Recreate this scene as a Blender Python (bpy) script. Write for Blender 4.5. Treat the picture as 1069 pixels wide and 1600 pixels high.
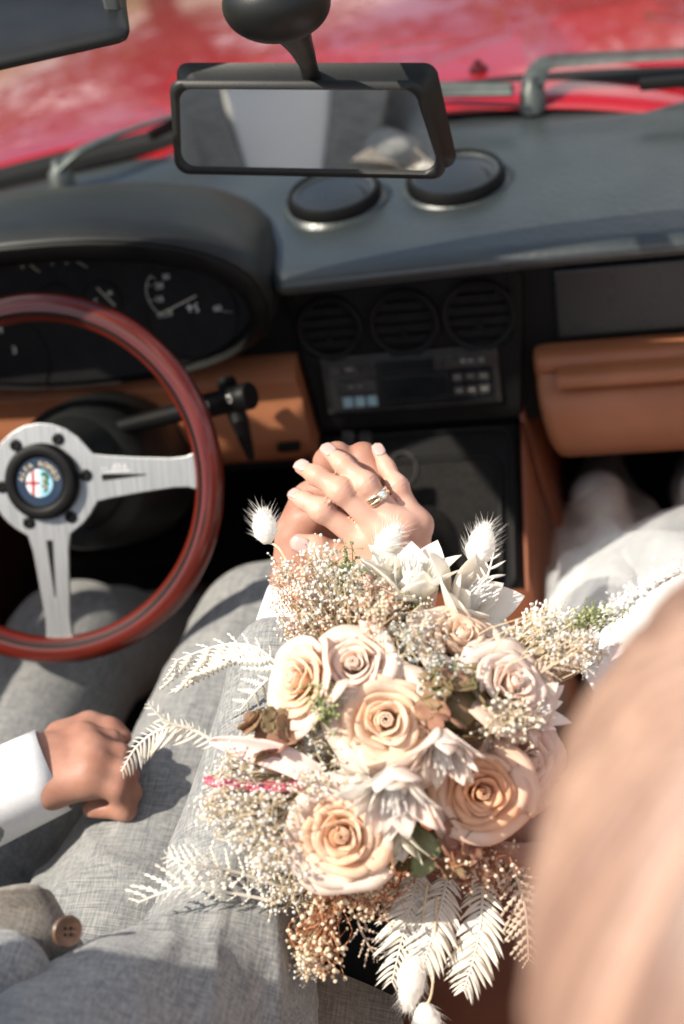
import bpy, bmesh, math, random
import numpy as np
from mathutils import Vector, Matrix
random.seed(7); np.random.seed(7)
SC = bpy.context.scene
for o in list(bpy.data.objects): bpy.data.objects.remove(o)
COL = SC.collection
# ------------------------------------------------------------------ camera
CAM = np.array([.2288, -1.2778, 1.5157]); YAW, PITCH, ROLL = .2447, .6267, .2026
FW = np.array([-math.sin(YAW)*math.cos(PITCH), math.cos(YAW)*math.cos(PITCH), -math.sin(PITCH)])
_r = np.array([math.cos(YAW), math.sin(YAW), 0]); _u = np.cross(_r, FW)
RT = _r*math.cos(ROLL) - _u*math.sin(ROLL); UP = _u*math.cos(ROLL) + _r*math.sin(ROLL)
cd = bpy.data.cameras.new('camera'); cam = bpy.data.objects.new('camera', cd); COL.objects.link(cam)
cam.matrix_world = Matrix(((RT[0], UP[0], -FW[0], CAM[0]), (RT[1], UP[1], -FW[1], CAM[1]), (RT[2], UP[2], -FW[2], CAM[2]), (0, 0, 0, 1)))
cd.sensor_fit = 'VERTICAL'; cd.sensor_height = 36; cd.sensor_width = 24; cd.lens = 50
cd.clip_start = .02; cd.clip_end = 2000
cd.dof.use_dof = True; cd.dof.focus_distance = 1.08; cd.dof.aperture_fstop = 3.4; cd.dof.aperture_blades = 0
SC.camera = cam
# ------------------------------------------------------------------ sky and sun
SUN = Vector((-.57, -.31, .76)).normalized()
w = bpy.data.worlds.new('World'); SC.world = w; w.use_nodes = True
nt = w.node_tree; N = nt.nodes; L = nt.links
bg = N['Background']; sky = N.new('ShaderNodeTexSky'); sky.sky_type = 'NISHITA'; sky.sun_disc = False
sky.sun_elevation = math.asin(SUN.z); sky.sun_rotation = math.atan2(SUN.x, SUN.y)
tc = N.new('ShaderNodeTexCoord'); nz = N.new('ShaderNodeTexNoise'); nz.inputs['Scale'].default_value = 2.6; nz.inputs['Detail'].default_value = 7
mp = N.new('ShaderNodeMapping'); mp.inputs['Scale'].default_value = (1, 1, 2.4); mp.inputs['Location'].default_value = (.3, .1, .2)
cr = N.new('ShaderNodeValToRGB'); cr.color_ramp.elements[0].position = .48; cr.color_ramp.elements[1].position = .57
mx = N.new('ShaderNodeMixRGB'); mx.inputs['Color2'].default_value = (9.5, 9.2, 8.9, 1)
L.new(tc.outputs['Generated'], mp.inputs['Vector']); L.new(mp.outputs['Vector'], nz.inputs['Vector']); L.new(nz.outputs['Fac'], cr.inputs['Fac'])
L.new(cr.outputs['Color'], mx.inputs['Fac']); L.new(sky.outputs['Color'], mx.inputs['Color1']); L.new(mx.outputs['Color'], bg.inputs['Color'])
bg.inputs['Strength'].default_value = .11
sl = bpy.data.lights.new('sun', 'SUN'); sun = bpy.data.objects.new('sun', sl); COL.objects.link(sun)
sl.energy = 5.0; sl.angle = math.radians(.6); sl.color = (1, .90, .77)
sun.rotation_euler = (-SUN).to_track_quat('-Z', 'Y').to_euler(); sun.location = (-3, 0, 6)
SC.view_settings.view_transform = 'Standard'; SC.view_settings.look = 'None'; SC.view_settings.exposure = .70; SC.view_settings.gamma = 1
SC.render.engine = 'CYCLES'; SC.cycles.max_bounces = 8; SC.cycles.transparent_max_bounces = 16
SC.render.resolution_x = 684; SC.render.resolution_y = 1024

# ------------------------------------------------------------------ measuring helpers (photo pixel -> point in the car)
def ray(x, y): return FW + RT*(x-534.5)/2222 - UP*(y-800)/2222
def at(x, y, d): return Vector(CAM + ray(x, y)*d)
def onax(i, x, y, v):
    r = ray(x, y); return Vector(CAM + r*((v-CAM[i])/r[i]))
def onplane(x, y, p0, n):
    r = Vector(ray(x, y)); c = Vector(CAM); return c + r*((p0-c).dot(n)/r.dot(n))
# ------------------------------------------------------------------ materials
def newmat(name):
    m = bpy.data.materials.new(name); m.use_nodes = True
    return m, m.node_tree.nodes, m.node_tree.links, m.node_tree.nodes['Principled BSDF']
def mat(name, col, rough=.5, metal=0, spec=.5, coat=0, coatr=.05, col2=None, vs=20, stretch=(1, 1, 1), lo=.35, hi=.65, bump=None, sss=0, sssr=(.01, .004, .002), sheen=0, bstretch=None, rvar=0):
    m, n, l, b = newmat(name)
    b.inputs['Base Color'].default_value = (*col, 1); b.inputs['Roughness'].default_value = rough
    b.inputs['Metallic'].default_value = metal; b.inputs['Specular IOR Level'].default_value = spec
    b.inputs['Coat Weight'].default_value = coat; b.inputs['Coat Roughness'].default_value = coatr
    b.inputs['Sheen Weight'].default_value = sheen
    if sss:
        b.inputs['Subsurface Weight'].default_value = sss; b.inputs['Subsurface Radius'].default_value = (1, 1, 1); b.inputs['Subsurface Scale'].default_value = 1
        b.inputs['Subsurface Radius'].default_value = sssr
    t = n.new('ShaderNodeTexCoord')
    def noise(sc, st, det=4):
        q = n.new('ShaderNodeMapping'); q.inputs['Scale'].default_value = st; l.new(t.outputs['Object'], q.inputs['Vector'])
        k = n.new('ShaderNodeTexNoise'); k.inputs['Scale'].default_value = sc; k.inputs['Detail'].default_value = det; l.new(q.outputs['Vector'], k.inputs['Vector']); return k
    if col2:
        k = noise(vs, stretch); r = n.new('ShaderNodeValToRGB'); e = r.color_ramp.elements
        e[0].position = lo; e[1].position = hi; e[0].color = (*col, 1); e[1].color = (*col2, 1)
        l.new(k.outputs['Fac'], r.inputs['Fac']); l.new(r.outputs['Color'], b.inputs['Base Color'])
    if rvar:
        k = noise(9, (1, 1, 1), 6); r = n.new('ShaderNodeMapRange'); r.inputs['From Min'].default_value = .3; r.inputs['From Max'].default_value = .7
        r.inputs['To Min'].default_value = rough-rvar; r.inputs['To Max'].default_value = rough+rvar
        l.new(k.outputs['Fac'], r.inputs['Value']); l.new(r.outputs['Result'], b.inputs['Roughness'])
    if bump:
        k = noise(bump[0], bstretch or (1, 1, 1), 3); q = n.new('ShaderNodeBump'); q.inputs['Strength'].default_value = bump[1]; q.inputs['Distance'].default_value = bump[2] if len(bump) > 2 else .001
        l.new(k.outputs['Fac'], q.inputs['Height']); l.new(q.outputs['Normal'], b.inputs['Normal'])
    return m
def linen(name, c1, c2, a=720, sheen=.2):
    m, n, l, b = newmat(name); b.inputs['Roughness'].default_value = .9; b.inputs['Specular IOR Level'].default_value = .15; b.inputs['Sheen Weight'].default_value = sheen
    t = n.new('ShaderNodeTexCoord'); ks = []
    for st in ((a, a*.05, a*.5), (a*.05, a, a*.25), (a*.05, a*.4, a)):
        q = n.new('ShaderNodeMapping'); q.inputs['Scale'].default_value = st; q.inputs['Rotation'].default_value = (0, 0, .22); l.new(t.outputs['Object'], q.inputs['Vector'])
        k = n.new('ShaderNodeTexNoise'); k.inputs['Scale'].default_value = 1; k.inputs['Detail'].default_value = 3; l.new(q.outputs['Vector'], k.inputs['Vector']); ks.append(k)
    ad = n.new('ShaderNodeMath'); ad.operation = 'ADD'; l.new(ks[0].outputs['Fac'], ad.inputs[0]); l.new(ks[1].outputs['Fac'], ad.inputs[1])
    ad2 = n.new('ShaderNodeMath'); ad2.operation = 'MULTIPLY_ADD'; l.new(ks[2].outputs['Fac'], ad2.inputs[0]); ad2.inputs[1].default_value = .6; l.new(ad.outputs[0], ad2.inputs[2])
    r = n.new('ShaderNodeMapRange'); r.inputs['From Min'].default_value = 1.05; r.inputs['From Max'].default_value = 1.6; l.new(ad2.outputs[0], r.inputs['Value'])
    c = n.new('ShaderNodeMixRGB'); c.inputs['Color1'].default_value = (*c1, 1); c.inputs['Color2'].default_value = (*c2, 1); l.new(r.outputs['Result'], c.inputs['Fac']); l.new(c.outputs['Color'], b.inputs['Base Color'])
    u = n.new('ShaderNodeBump'); u.inputs['Strength'].default_value = .35; u.inputs['Distance'].default_value = .0008; l.new(ad2.outputs[0], u.inputs['Height']); l.new(u.outputs['Normal'], b.inputs['Normal'])
    return m
def petalmat(name, c1, c2, tr=.35, vs=22):
    m, n, l, b = newmat(name); b.inputs['Roughness'].default_value = .6; b.inputs['Specular IOR Level'].default_value = .25
    t = n.new('ShaderNodeTexCoord'); k = n.new('ShaderNodeTexNoise'); k.inputs['Scale'].default_value = vs; l.new(t.outputs['Object'], k.inputs['Vector'])
    r = n.new('ShaderNodeValToRGB'); r.color_ramp.elements[0].position = .35; r.color_ramp.elements[1].position = .65; r.color_ramp.elements[0].color = (*c1, 1); r.color_ramp.elements[1].color = (*c2, 1)
    l.new(k.outputs['Fac'], r.inputs['Fac']); l.new(r.outputs['Color'], b.inputs['Base Color'])
    ts = n.new('ShaderNodeBsdfTranslucent'); l.new(r.outputs['Color'], ts.inputs['Color']); ms = n.new('ShaderNodeMixShader'); ms.inputs['Fac'].default_value = tr
    l.new(b.outputs[0], ms.inputs[1]); l.new(ts.outputs[0], ms.inputs[2]); l.new(ms.outputs[0], n['Material Output'].inputs['Surface'])
    k2 = n.new('ShaderNodeTexNoise'); k2.inputs['Scale'].default_value = 160; l.new(t.outputs['Object'], k2.inputs['Vector'])
    u = n.new('ShaderNodeBump'); u.inputs['Strength'].default_value = .15; u.inputs['Distance'].default_value = .001; l.new(k2.outputs['Fac'], u.inputs['Height']); l.new(u.outputs['Normal'], b.inputs['Normal'])
    return m
def tullemat(name, col, a, vs=14):
    m, n, l, b = newmat(name); b.inputs['Base Color'].default_value = (*col, 1); b.inputs['Roughness'].default_value = .8; b.inputs['Specular IOR Level'].default_value = .2
    tp = n.new('ShaderNodeBsdfTransparent'); ts = n.new('ShaderNodeBsdfTranslucent'); ts.inputs['Color'].default_value = (*col, 1)
    m1 = n.new('ShaderNodeMixShader'); m1.inputs['Fac'].default_value = .5; l.new(b.outputs[0], m1.inputs[1]); l.new(ts.outputs[0], m1.inputs[2])
    m2 = n.new('ShaderNodeMixShader'); l.new(tp.outputs[0], m2.inputs[1]); l.new(m1.outputs[0], m2.inputs[2])
    t = n.new('ShaderNodeTexCoord'); k = n.new('ShaderNodeTexNoise'); k.inputs['Scale'].default_value = vs; l.new(t.outputs['Object'], k.inputs['Vector'])
    r = n.new('ShaderNodeMapRange'); r.inputs['From Min'].default_value = .3; r.inputs['From Max'].default_value = .7; r.inputs['To Min'].default_value = a*.75; r.inputs['To Max'].default_value = min(1, a*1.25)
    l.new(k.outputs['Fac'], r.inputs['Value']); l.new(r.outputs['Result'], m2.inputs['Fac']); l.new(m2.outputs[0], n['Material Output'].inputs['Surface']); return m
M = {}
M['paint'] = mat('red_car_paint', (.30, .004, .009), .25, spec=.5, coat=1, coatr=.03)
M['vinyl'] = mat('black_dash_vinyl', (.013, .018, .019), .36, spec=.75, col2=(.019, .025, .026), vs=14, bump=(150, .55, .0011), rvar=.06, sheen=.06)
M['binn'] = mat('binnacle_plastic', (.007, .008, .008), .45, spec=.32, col2=(.010, .011, .011), vs=30, bump=(500, .2, .0005), rvar=.04)
M['black'] = mat('black_trim', (.0035, .0035, .0035), .5, spec=.16, col2=(.005, .005, .005), vs=30, bump=(400, .25, .0005), rvar=.05)
M['gloss'] = mat('vent_lid_plastic', (.016, .018, .020), .28, spec=.5, bump=(300, .05, .0003), rvar=.04)
M['rubber'] = mat('rubber_seal', (.005, .005, .005), .55, spec=.3, col2=(.008, .008, .008), vs=20)
M['dark'] = mat('carpet_black', (.010, .010, .010), .95, spec=.1, col2=(.016, .015, .014), vs=200, bump=(500, .6, .002))
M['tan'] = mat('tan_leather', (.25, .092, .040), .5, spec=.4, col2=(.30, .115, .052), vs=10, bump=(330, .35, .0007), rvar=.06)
M['tan_shaded'] = mat('tan_leather_shaded', (.15, .048, .022), .55, spec=.35, col2=(.19, .062, .028), vs=10, bump=(330, .35, .0007), rvar=.06)  # console sides' shade is put into this darker copy of the tan
M['alu'] = mat('brushed_aluminium', (.27, .28, .28), .48, 1, col2=(.36, .37, .37), vs=9, stretch=(60, 2, 2), bump=(40, .08, .0003), bstretch=(60, 2, 2))
M['wiper'] = mat('wiper_grey_metal', (.06, .07, .068), .45, .5, col2=(.09, .10, .095), vs=60)
M['chrome'] = mat('mirror_glass', (.86, .86, .82), .015, 1)
M['white'] = mat('white_print', (.60, .62, .58), .6, col2=(.66, .68, .62), vs=60)
M['needle'] = mat('needle_paint', (.75, .70, .55), .5, col2=(.8, .75, .6), vs=60)
M['button'] = mat('radio_button', (.012, .012, .012), .4, col2=(.045, .045, .045), vs=80)
M['teal'] = mat('radio_button_pale', (.22, .36, .40), .4, col2=(.26, .40, .44), vs=80)
M['screen'] = mat('radio_display', (.008, .010, .012), .12, col2=(.012, .014, .016), vs=50)
M['gauge'] = mat('gauge_face_black', (.006, .006, .0065), .55, spec=.15, col2=(.009, .009, .009), vs=60)
M['mark'] = mat('faded_print', (.20, .21, .20), .6, col2=(.26, .27, .25), vs=60)
M['shell'] = mat('grey_radio_trim', (.03, .03, .028), .4, .3, col2=(.045, .045, .042), vs=50)
def wood():
    m, n, l, b = newmat('varnished_mahogany'); b.inputs['Roughness'].default_value = .45; b.inputs['Specular IOR Level'].default_value = .2; b.inputs['Coat Weight'].default_value = .7; b.inputs['Coat Roughness'].default_value = .02
    t = n.new('ShaderNodeTexCoord'); q = n.new('ShaderNodeMapping'); q.inputs['Scale'].default_value = (26, 9, 1); l.new(t.outputs['UV'], q.inputs['Vector'])
    k = n.new('ShaderNodeTexNoise'); k.inputs['Scale'].default_value = 3; k.inputs['Detail'].default_value = 8; k.inputs['Distortion'].default_value = .6
    q2 = n.new('ShaderNodeMapping'); q2.inputs['Scale'].default_value = (3, 22, 1); l.new(t.outputs['UV'], q2.inputs['Vector']); l.new(q2.outputs['Vector'], k.inputs['Vector'])
    r = n.new('ShaderNodeValToRGB'); e = r.color_ramp.elements; e[0].position = .35; e[0].color = (.020, .002, .0015, 1); e[1].position = .68; e[1].color = (.165, .016, .007, 1)
    l.new(k.outputs['Fac'], r.inputs['Fac']); l.new(r.outputs['Color'], b.inputs['Base Color']); return m
M['wood'] = wood()
def glassmat():
    m, n, l, b = newmat('windscreen_glass'); n.remove(b); f = n.new('ShaderNodeFresnel'); ge = n.new('ShaderNodeNewGeometry'); mr_ = n.new('ShaderNodeMapRange'); mr_.inputs['To Min'].default_value = 1.33; mr_.inputs['To Max'].default_value = 1/1.33; l.new(ge.outputs['Backfacing'], mr_.inputs['Value']); l.new(mr_.outputs['Result'], f.inputs['IOR'])
    tp = n.new('ShaderNodeBsdfTransparent'); tp.inputs['Color'].default_value = (.95, .98, .96, 1); g = n.new('ShaderNodeBsdfGlossy'); g.inputs['Roughness'].default_value = .01
    ms = n.new('ShaderNodeMixShader'); l.new(f.outputs[0], ms.inputs['Fac']); l.new(tp.outputs[0], ms.inputs[1]); l.new(g.outputs[0], ms.inputs[2]); l.new(ms.outputs[0], n['Material Output'].inputs['Surface']); return m
M['glass'] = glassmat()
# ------------------------------------------------------------------ mesh helpers
class MB:
    def __init__(s): s.v = []; s.f = []; s.uv = None
    def add(s, vs, fs):
        o = len(s.v); s.v += [tuple(p) for p in vs]; s.f += [tuple(i+o for i in f) for f in fs]; return s
    def grid(s, P, closed_u=False, closed_v=False):
        nu, nv = len(P), len(P[0]); vs = [p for row in P for p in row]; fs = []
        for i in range(nu if closed_u else nu-1):
            for j in range(nv if closed_v else nv-1):
                a, b = i, (i+1) % nu; c, d = j, (j+1) % nv
                fs.append((a*nv+c, b*nv+c, b*nv+d, a*nv+d))
        return s.add(vs, fs)
    def tube(s, pts, rad, n=10, cap=True, flat=1, upv=None):
        pts = [Vector(p) for p in pts]; rad = rad if hasattr(rad, '__len__') else [rad]*len(pts); rows = []
        t0 = (pts[1]-pts[0]).normalized(); ref = Vector(upv) if upv else (Vector((0, 0, 1)) if abs(t0.z) < .9 else Vector((0, 1, 0)))
        for i, p in enumerate(pts):
            t = (pts[min(i+1, len(pts)-1)]-pts[max(i-1, 0)]).normalized(); a = t.cross(ref)
            if a.length < 1e-5: a = t.orthogonal()
            a.normalize(); b = a.cross(t).normalized(); ref = b
            rows.append([p + (a*math.cos(k*2*math.pi/n) + b*flat*math.sin(k*2*math.pi/n))*rad[i] for k in range(n)])
        o = len(s.v); s.grid(rows, False, True)
        if cap: s.f += [tuple(o+k for k in range(n))[::-1], tuple(o+(len(pts)-1)*n+k for k in range(n))][::1]
        return s
    def box(s, c, sx, sy, sz, R=None):
        R = R or Matrix.Identity(3); c = Vector(c)
        vs = [c + R @ Vector((x*sx/2, y*sy/2, z*sz/2)) for x in (-1, 1) for y in (-1, 1) for z in (-1, 1)]
        return s.add(vs, [(0, 1, 3, 2), (4, 6, 7, 5), (0, 4, 5, 1), (2, 3, 7, 6), (0, 2, 6, 4), (1, 5, 7, 3)])
    def lathe(s, prof, c, ax, n=32, cap=True):
        ax = Vector(ax).normalized(); a = ax.orthogonal().normalized(); b = ax.cross(a); c = Vector(c)
        rows = [[c + ax*h + (a*math.cos(k*2*math.pi/n) + b*math.sin(k*2*math.pi/n))*r for k in range(n)] for r, h in prof]
        o = len(s.v); s.grid(rows, False, True)
        if cap: s.f += [tuple(o+k for k in range(n))[::-1], tuple(o+(len(prof)-1)*n+k for k in range(n))]
        return s
    def prism(s, poly, n):      # closed outline (list of Vectors) pushed along n
        n = Vector(n); k = len(poly); s.add(list(poly) + [p+n for p in poly], [tuple(range(k))[::-1], tuple(range(k, 2*k))] + [(i, (i+1) % k, k+(i+1) % k, k+i) for i in range(k)]); return s
    def build(s, name, m, parent=None, smooth=True, bevel=0, ang=40, sub=0, solid=0):
        me = bpy.data.meshes.new(name); me.from_pydata([tuple(p) for p in s.v], [], s.f); me.update()
        bm = bmesh.new(); bm.from_mesh(me); bmesh.ops.recalc_face_normals(bm, faces=bm.faces); bm.to_mesh(me); bm.free()
        if s.uv is not None:
            ul = me.uv_layers.new()
            for p in me.polygons:
                us = [s.uv[v] for v in p.vertices]; m0 = max(q[0] for q in us)
                for li, q in zip(p.loop_indices, us): ul.data[li].uv = (q[0]+1 if m0-q[0] > .5 else q[0], q[1])
        return link(name, me, m, parent, smooth, bevel, ang, sub, solid)
def link(name, me, m, parent=None, smooth=True, bevel=0, ang=40, sub=0, solid=0):
    if m: me.materials.append(M[m] if isinstance(m, str) else m)
    ob = bpy.data.objects.new(name, me); COL.objects.link(ob)
    if parent:
        ob.parent = parent
        if parent.type == 'EMPTY': ob.matrix_parent_inverse = Matrix.Translation(-parent.location)
    if solid: q = ob.modifiers.new('thick', 'SOLIDIFY'); q.thickness = solid; q.offset = 0
    if bevel: q = ob.modifiers.new('bevel', 'BEVEL'); q.width = bevel; q.segments = 3; q.limit_method = 'ANGLE'; q.angle_limit = math.radians(35)
    if sub: q = ob.modifiers.new('sub', 'SUBSURF'); q.levels = sub; q.render_levels = sub
    if smooth:
        me.shade_smooth()
        if ang < 180: me.set_sharp_from_angle(angle=math.radians(ang))
    return ob
def thing(name, label, cat, loc=(0, 0, 0), group=None):
    o = bpy.data.objects.new(name, None); COL.objects.link(o); o.location = loc; o['label'] = label; o['category'] = cat; o.empty_display_size = .1
    if group: o['group'] = group
    return o
def structure(o): o['kind'] = 'structure'; return o
def smooth_path(P, n=8):
    P = [Vector(p) for p in P]; out = []
    for i in range(len(P)-1):
        p0, p1, p2, p3 = P[max(i-1, 0)], P[i], P[i+1], P[min(i+2, len(P)-1)]
        for k in range(n):
            t = k/n; out.append(.5*((2*p1) + (p2-p0)*t + (2*p0-5*p1+4*p2-p3)*t*t + (3*p1-p0-3*p2+p3)*t**3))
    return out + [P[-1]]
def lerp(a, b, t): return a+(b-a)*t
def textmesh(s, size, M4, extr=.0002):
    cu = bpy.data.curves.new('t', 'FONT'); cu.body = s; cu.size = size; cu.align_x = 'CENTER'; cu.align_y = 'CENTER'; cu.extrude = extr; cu.resolution_u = 3
    ob = bpy.data.objects.new('t', cu); COL.objects.link(ob); bpy.context.view_layer.update()
    me = bpy.data.meshes.new_from_object(ob); vs = [M4 @ v.co for v in me.vertices]; fs = [tuple(p.vertices) for p in me.polygons]
    bpy.data.objects.remove(ob); bpy.data.meshes.remove(me); return vs, fs
def frame(o, u, v, n):
    return Matrix(((u[0], v[0], n[0], o[0]), (u[1], v[1], n[1], o[1]), (u[2], v[2], n[2], o[2]), (0, 0, 0, 1)))
class Panel:                                   # a flat face of the car with its own right / up / out axes
    def __init__(s, p0, up):
        s.o = Vector(p0); s.u = Vector((1, 0, 0)); s.v = Vector(up).normalized(); s.n = s.u.cross(s.v).normalized()
    def pix(s, x, y, h=0):
        p = onplane(x, y, s.o + s.n*h, s.n); d = p-s.o; return d.dot(s.u), d.dot(s.v)
    def pt(s, a, b, h=0): return s.o + s.u*a + s.v*b + s.n*h
    def box(s, mb, a0, b0, a1, b1, h0, h1):
        R = Matrix((s.u, s.v, s.n)).transposed()
        return mb.box(s.pt((a0+a1)/2, (b0+b1)/2, (h0+h1)/2), abs(a1-a0), abs(b1-b0), h1-h0, R)
    def rect(s, mb, x0, y0, x1, y1, h0, h1):   # measured from opposite corners in the photo (roll removed by the panel axes)
        a0, b0 = s.pix((x0), (y0)); a1, b1 = s.pix(x1, y1); return s.box(mb, a0, b0, a1, b1, h0, h1)
    def fr(s, a, b, h=0): return frame(s.pt(a, b, h), s.u, s.v, s.n)
def rrect(cx, cy, w, h, r, n=5):
    out = []
    for sx, sy, a0 in ((1, 1, 0), (-1, 1, 90), (-1, -1, 180), (1, -1, 270)):
        for k in range(n+1):
            a = math.radians(a0 + 90*k/n); out.append((cx+sx*(w/2-r)+r*math.cos(a), cy+sy*(h/2-r)+r*math.sin(a)))
    return out
# ================================================================== setting
g = MB(); nx = 24
g.grid([[(-400+800*i/nx, -400+800*j/nx, 0) for j in range(nx+1)] for i in range(nx+1)])
M['grass'] = mat('dry_grass_ground', (.09, .11, .04), .95, col2=(.16, .15, .07), vs=1.2, bump=(40, .8, .03))
structure(g.build('ground', 'grass'))
# row of trees ahead of the car: they darken the bonnet's reflection of the sky
M['bark'] = mat('grey_bark', (.09, .07, .05), .9, col2=(.14, .11, .08), vs=6, stretch=(3, 3, .5), bump=(14, .8, .02))
M['leaves'] = petal_leaf = mat('dark_green_leaves', (.035, .065, .018), .6, spec=.3, col2=(.07, .11, .03), vs=1.5)
def tree_meshes(seed, H):
    rs = np.random.RandomState(seed); t_ = MB(); t_.tube([(0, 0, -.1), (.03, 0, H*.3), (-.04, .05, H*.62), (0, 0, H*.85)], [.16, .12, .07, .02], 10); tips = []
    for k in range(9):
        a = rs.uniform(0, 6.28); z0 = H*rs.uniform(.28, .7); e = Vector((math.cos(a)*H*.30, math.sin(a)*H*.30, z0+H*rs.uniform(.08, .25))); t_.tube(smooth_path([(0, 0, z0), (e.x*.5, e.y*.5, z0+H*.04), e], 4), [.06*(1-i/9)+.008 for i in range(9)], 7); tips.append(e)
    c_ = MB(); cl = [Vector((rs.normal(0, .17*H), rs.normal(0, .17*H), H*rs.uniform(.28, .97))) for _ in range(34)]+tips
    for c0 in cl:
        r_ = H*rs.uniform(.07, .13)
        for j in range(95):
            d = Vector(rs.normal(0, 1, 3)).normalized(); p = c0+d*r_*rs.uniform(.5, 1)**.5; a = Vector(rs.normal(0, 1, 3)).normalized(); b_ = a.cross(Vector(rs.normal(0, 1, 3))).normalized(); l_ = rs.uniform(.05, .10)
            c_.add([p-a*l_, p+b_*l_*.5, p+a*l_, p-b_*l_*.5], [(0, 1, 2, 3)])
    return t_, c_
tm = [tree_meshes(s_, h_) for s_, h_ in ((1, 4.6), (2, 4.0))]; protos = []
for i, (x, y, k, sc_) in enumerate(((-11.5, 8.5, 0, 1.0), (-7.2, 10.2, 1, 1.0), (-3.6, 11.0, 0, .95), (.4, 10.6, 1, 1.05), (4.2, 11.2, 0, .85), (8.0, 9.8, 1, 1.1))):
    t0 = thing('tree', 'green leafy tree in the row ahead of the car, mirrored in the red bonnet', 'tree', (0, 0, 0), 'trees ahead of the car')
    if k >= len(protos): tr_ = tm[k][0].build('trunk', 'bark', t0); cw = tm[k][1].build('crown', 'leaves', t0, smooth=False); protos.append((tr_, cw))
    else:
        for src in protos[k]: q_ = src.copy(); COL.objects.link(q_); q_.parent = t0
    t0.location = (x, y, 0); t0.scale = (sc_*1.25, sc_*1.25, sc_); t0.rotation_euler.z = i*1.3
# ================================================================== the car
car = thing('convertible_car', 'red open convertible with black dashboard, wooden steering wheel and tan leather trim', 'car', (0, 0, 0))
# --- bonnet: crowned panel with a raised centre
def bon(x, y):
    t = (y-.36)/1.5
    return .865 + .02*math.exp(-((x)/.34)**4) - .16*t*t - .06*(abs(x)/.85)**4 - .01*max(0, .45-y)*8
b = MB(); b.grid([[(x, y, bon(x, y)) for y in [(.36+(.395+.20*(x/.6)**2*-1)-.395)+1.55*j/40 for j in range(41)]] for x in [-.82+1.64*i/48 for i in range(49)]])
b.build('bonnet', 'paint', car, solid=.003)
# body sides, doors, rear deck
for sx in (-1, 1):
    b = MB(); rows = []
    for i in range(30):
        y = -2.0+3.9*i/29; ww = .80 - .06*abs(y/2)**2
        rows.append([(sx*(ww-.05), y, (bon(.74, max(y, .2)) if y > .2 else .82)+.0), (sx*(ww-.015), y, .795 if y < .2 else bon(.74, y)-.03), (sx*ww, y, .70), (sx*ww, y, .45), (sx*(ww-.06), y, .22)])
    b.grid(rows); b.build('body_side', 'paint', car, solid=.003)
    b = MB(); b.grid([[(sx*x, y, z) for x, z in ((.755, .915), (.70, .930), (.675, .88), (.67, .55), (.66, .20))] for y in [-1.15+1.62*i/10 for i in range(11)]]); b.build('door_lining', 'tan', car, solid=.01)  # top raised above the body side to shade the driver's left leg
b = MB(); b.grid([[(x, y, .84 - .03*(abs(x)/.75)**3 - .08*max(0, -1.5-y)) for x in [-.76+1.52*i/12 for i in range(13)]] for y in [-1.3-.8*j/6 for j in range(7)]]); b.build('rear_deck', 'paint', car, solid=.003)
b = MB(); b.box((0, -.45, .16), 1.5, 1.9, .04); b.build('cabin_floor', 'dark', car)
b = MB(); b.box((0, .42, .5), 1.34, .03, .66); b.build('bulkhead', 'dark', car)
b = MB(); b.box((0, -1.28, .5), 1.34, .04, .66); b.build('rear_bulkhead', 'dark', car)
# --- dashboard pad: cross-section swept across the car, cut back where the instrument binnacle sits
def edge_y(x):
    if x > -.112: return -.004 + .0*(x)
    t = min(1, (-.112-x)/.10); return -.004 + .19*math.sin(t*math.pi/2)**.8
def base_y(x): return .425 - .42*abs(x-.02)**2.0
def pad(x):
    e = edge_y(x); bk = base_y(x); crown = .006*math.sin(min(1, max(0, (x+.12)/.75))*math.pi)
    P = [(bk+.03, .855), (bk, .862)]
    for k in range(1, 10):
        t = k/9; P.append((lerp(bk, e+.022, t), .863+.010*math.sin(t*math.pi*.8)+crown*t - .004*t))
    z0 = P[-1][1]
    for k in range(1, 7):
        a = k/6*math.pi*.62; P.append((e+.022-.022*math.sin(a), z0-.012*(1-math.cos(a))))
    P.append((e+.014, z0-.026)); P.append((e+.05, z0-.032))
    return [(x, y, z) for y, z in P]
xs = sorted(set([-.66+.02*i for i in range(23)] + [-.215+.006*i for i in range(20)] + [-.1+.03*i for i in range(26)]))
b = MB(); b.grid([pad(x) for x in xs]); dash = b.build('dashboard', 'vinyl', car, ang=60)
b = MB(); b.grid([[(x, base_y(x)+.004+dy, z) for dy, z in ((-.014, .868), (-.010, .880), (.004, .888), (.02, .885), (.03, .872))] for x in [-.66+.04*i for i in range(34)]]); b.build('windscreen_seal', 'rubber', dash, sub=1)
b = MB(); b.grid([[(x, base_y(x)+dy, z) for dy, z in ((.028, .872), (.05, .880), (.075, .872), (.09, .862))] for x in [-.70+.04*i for i in range(36)]]); b.build('cowl_panel', 'paint', car, solid=.002)
# --- dash face under the pad
FP = Panel((0, .060, .735), (0, .16, 1))
b = MB(); FP.box(b, -.66, -.14, -.13, .10, -.02, -.012); FP.box(b, -.13, -.10, .67, .10, -.02, -.012); b.build('dash_face', 'black', dash)
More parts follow.
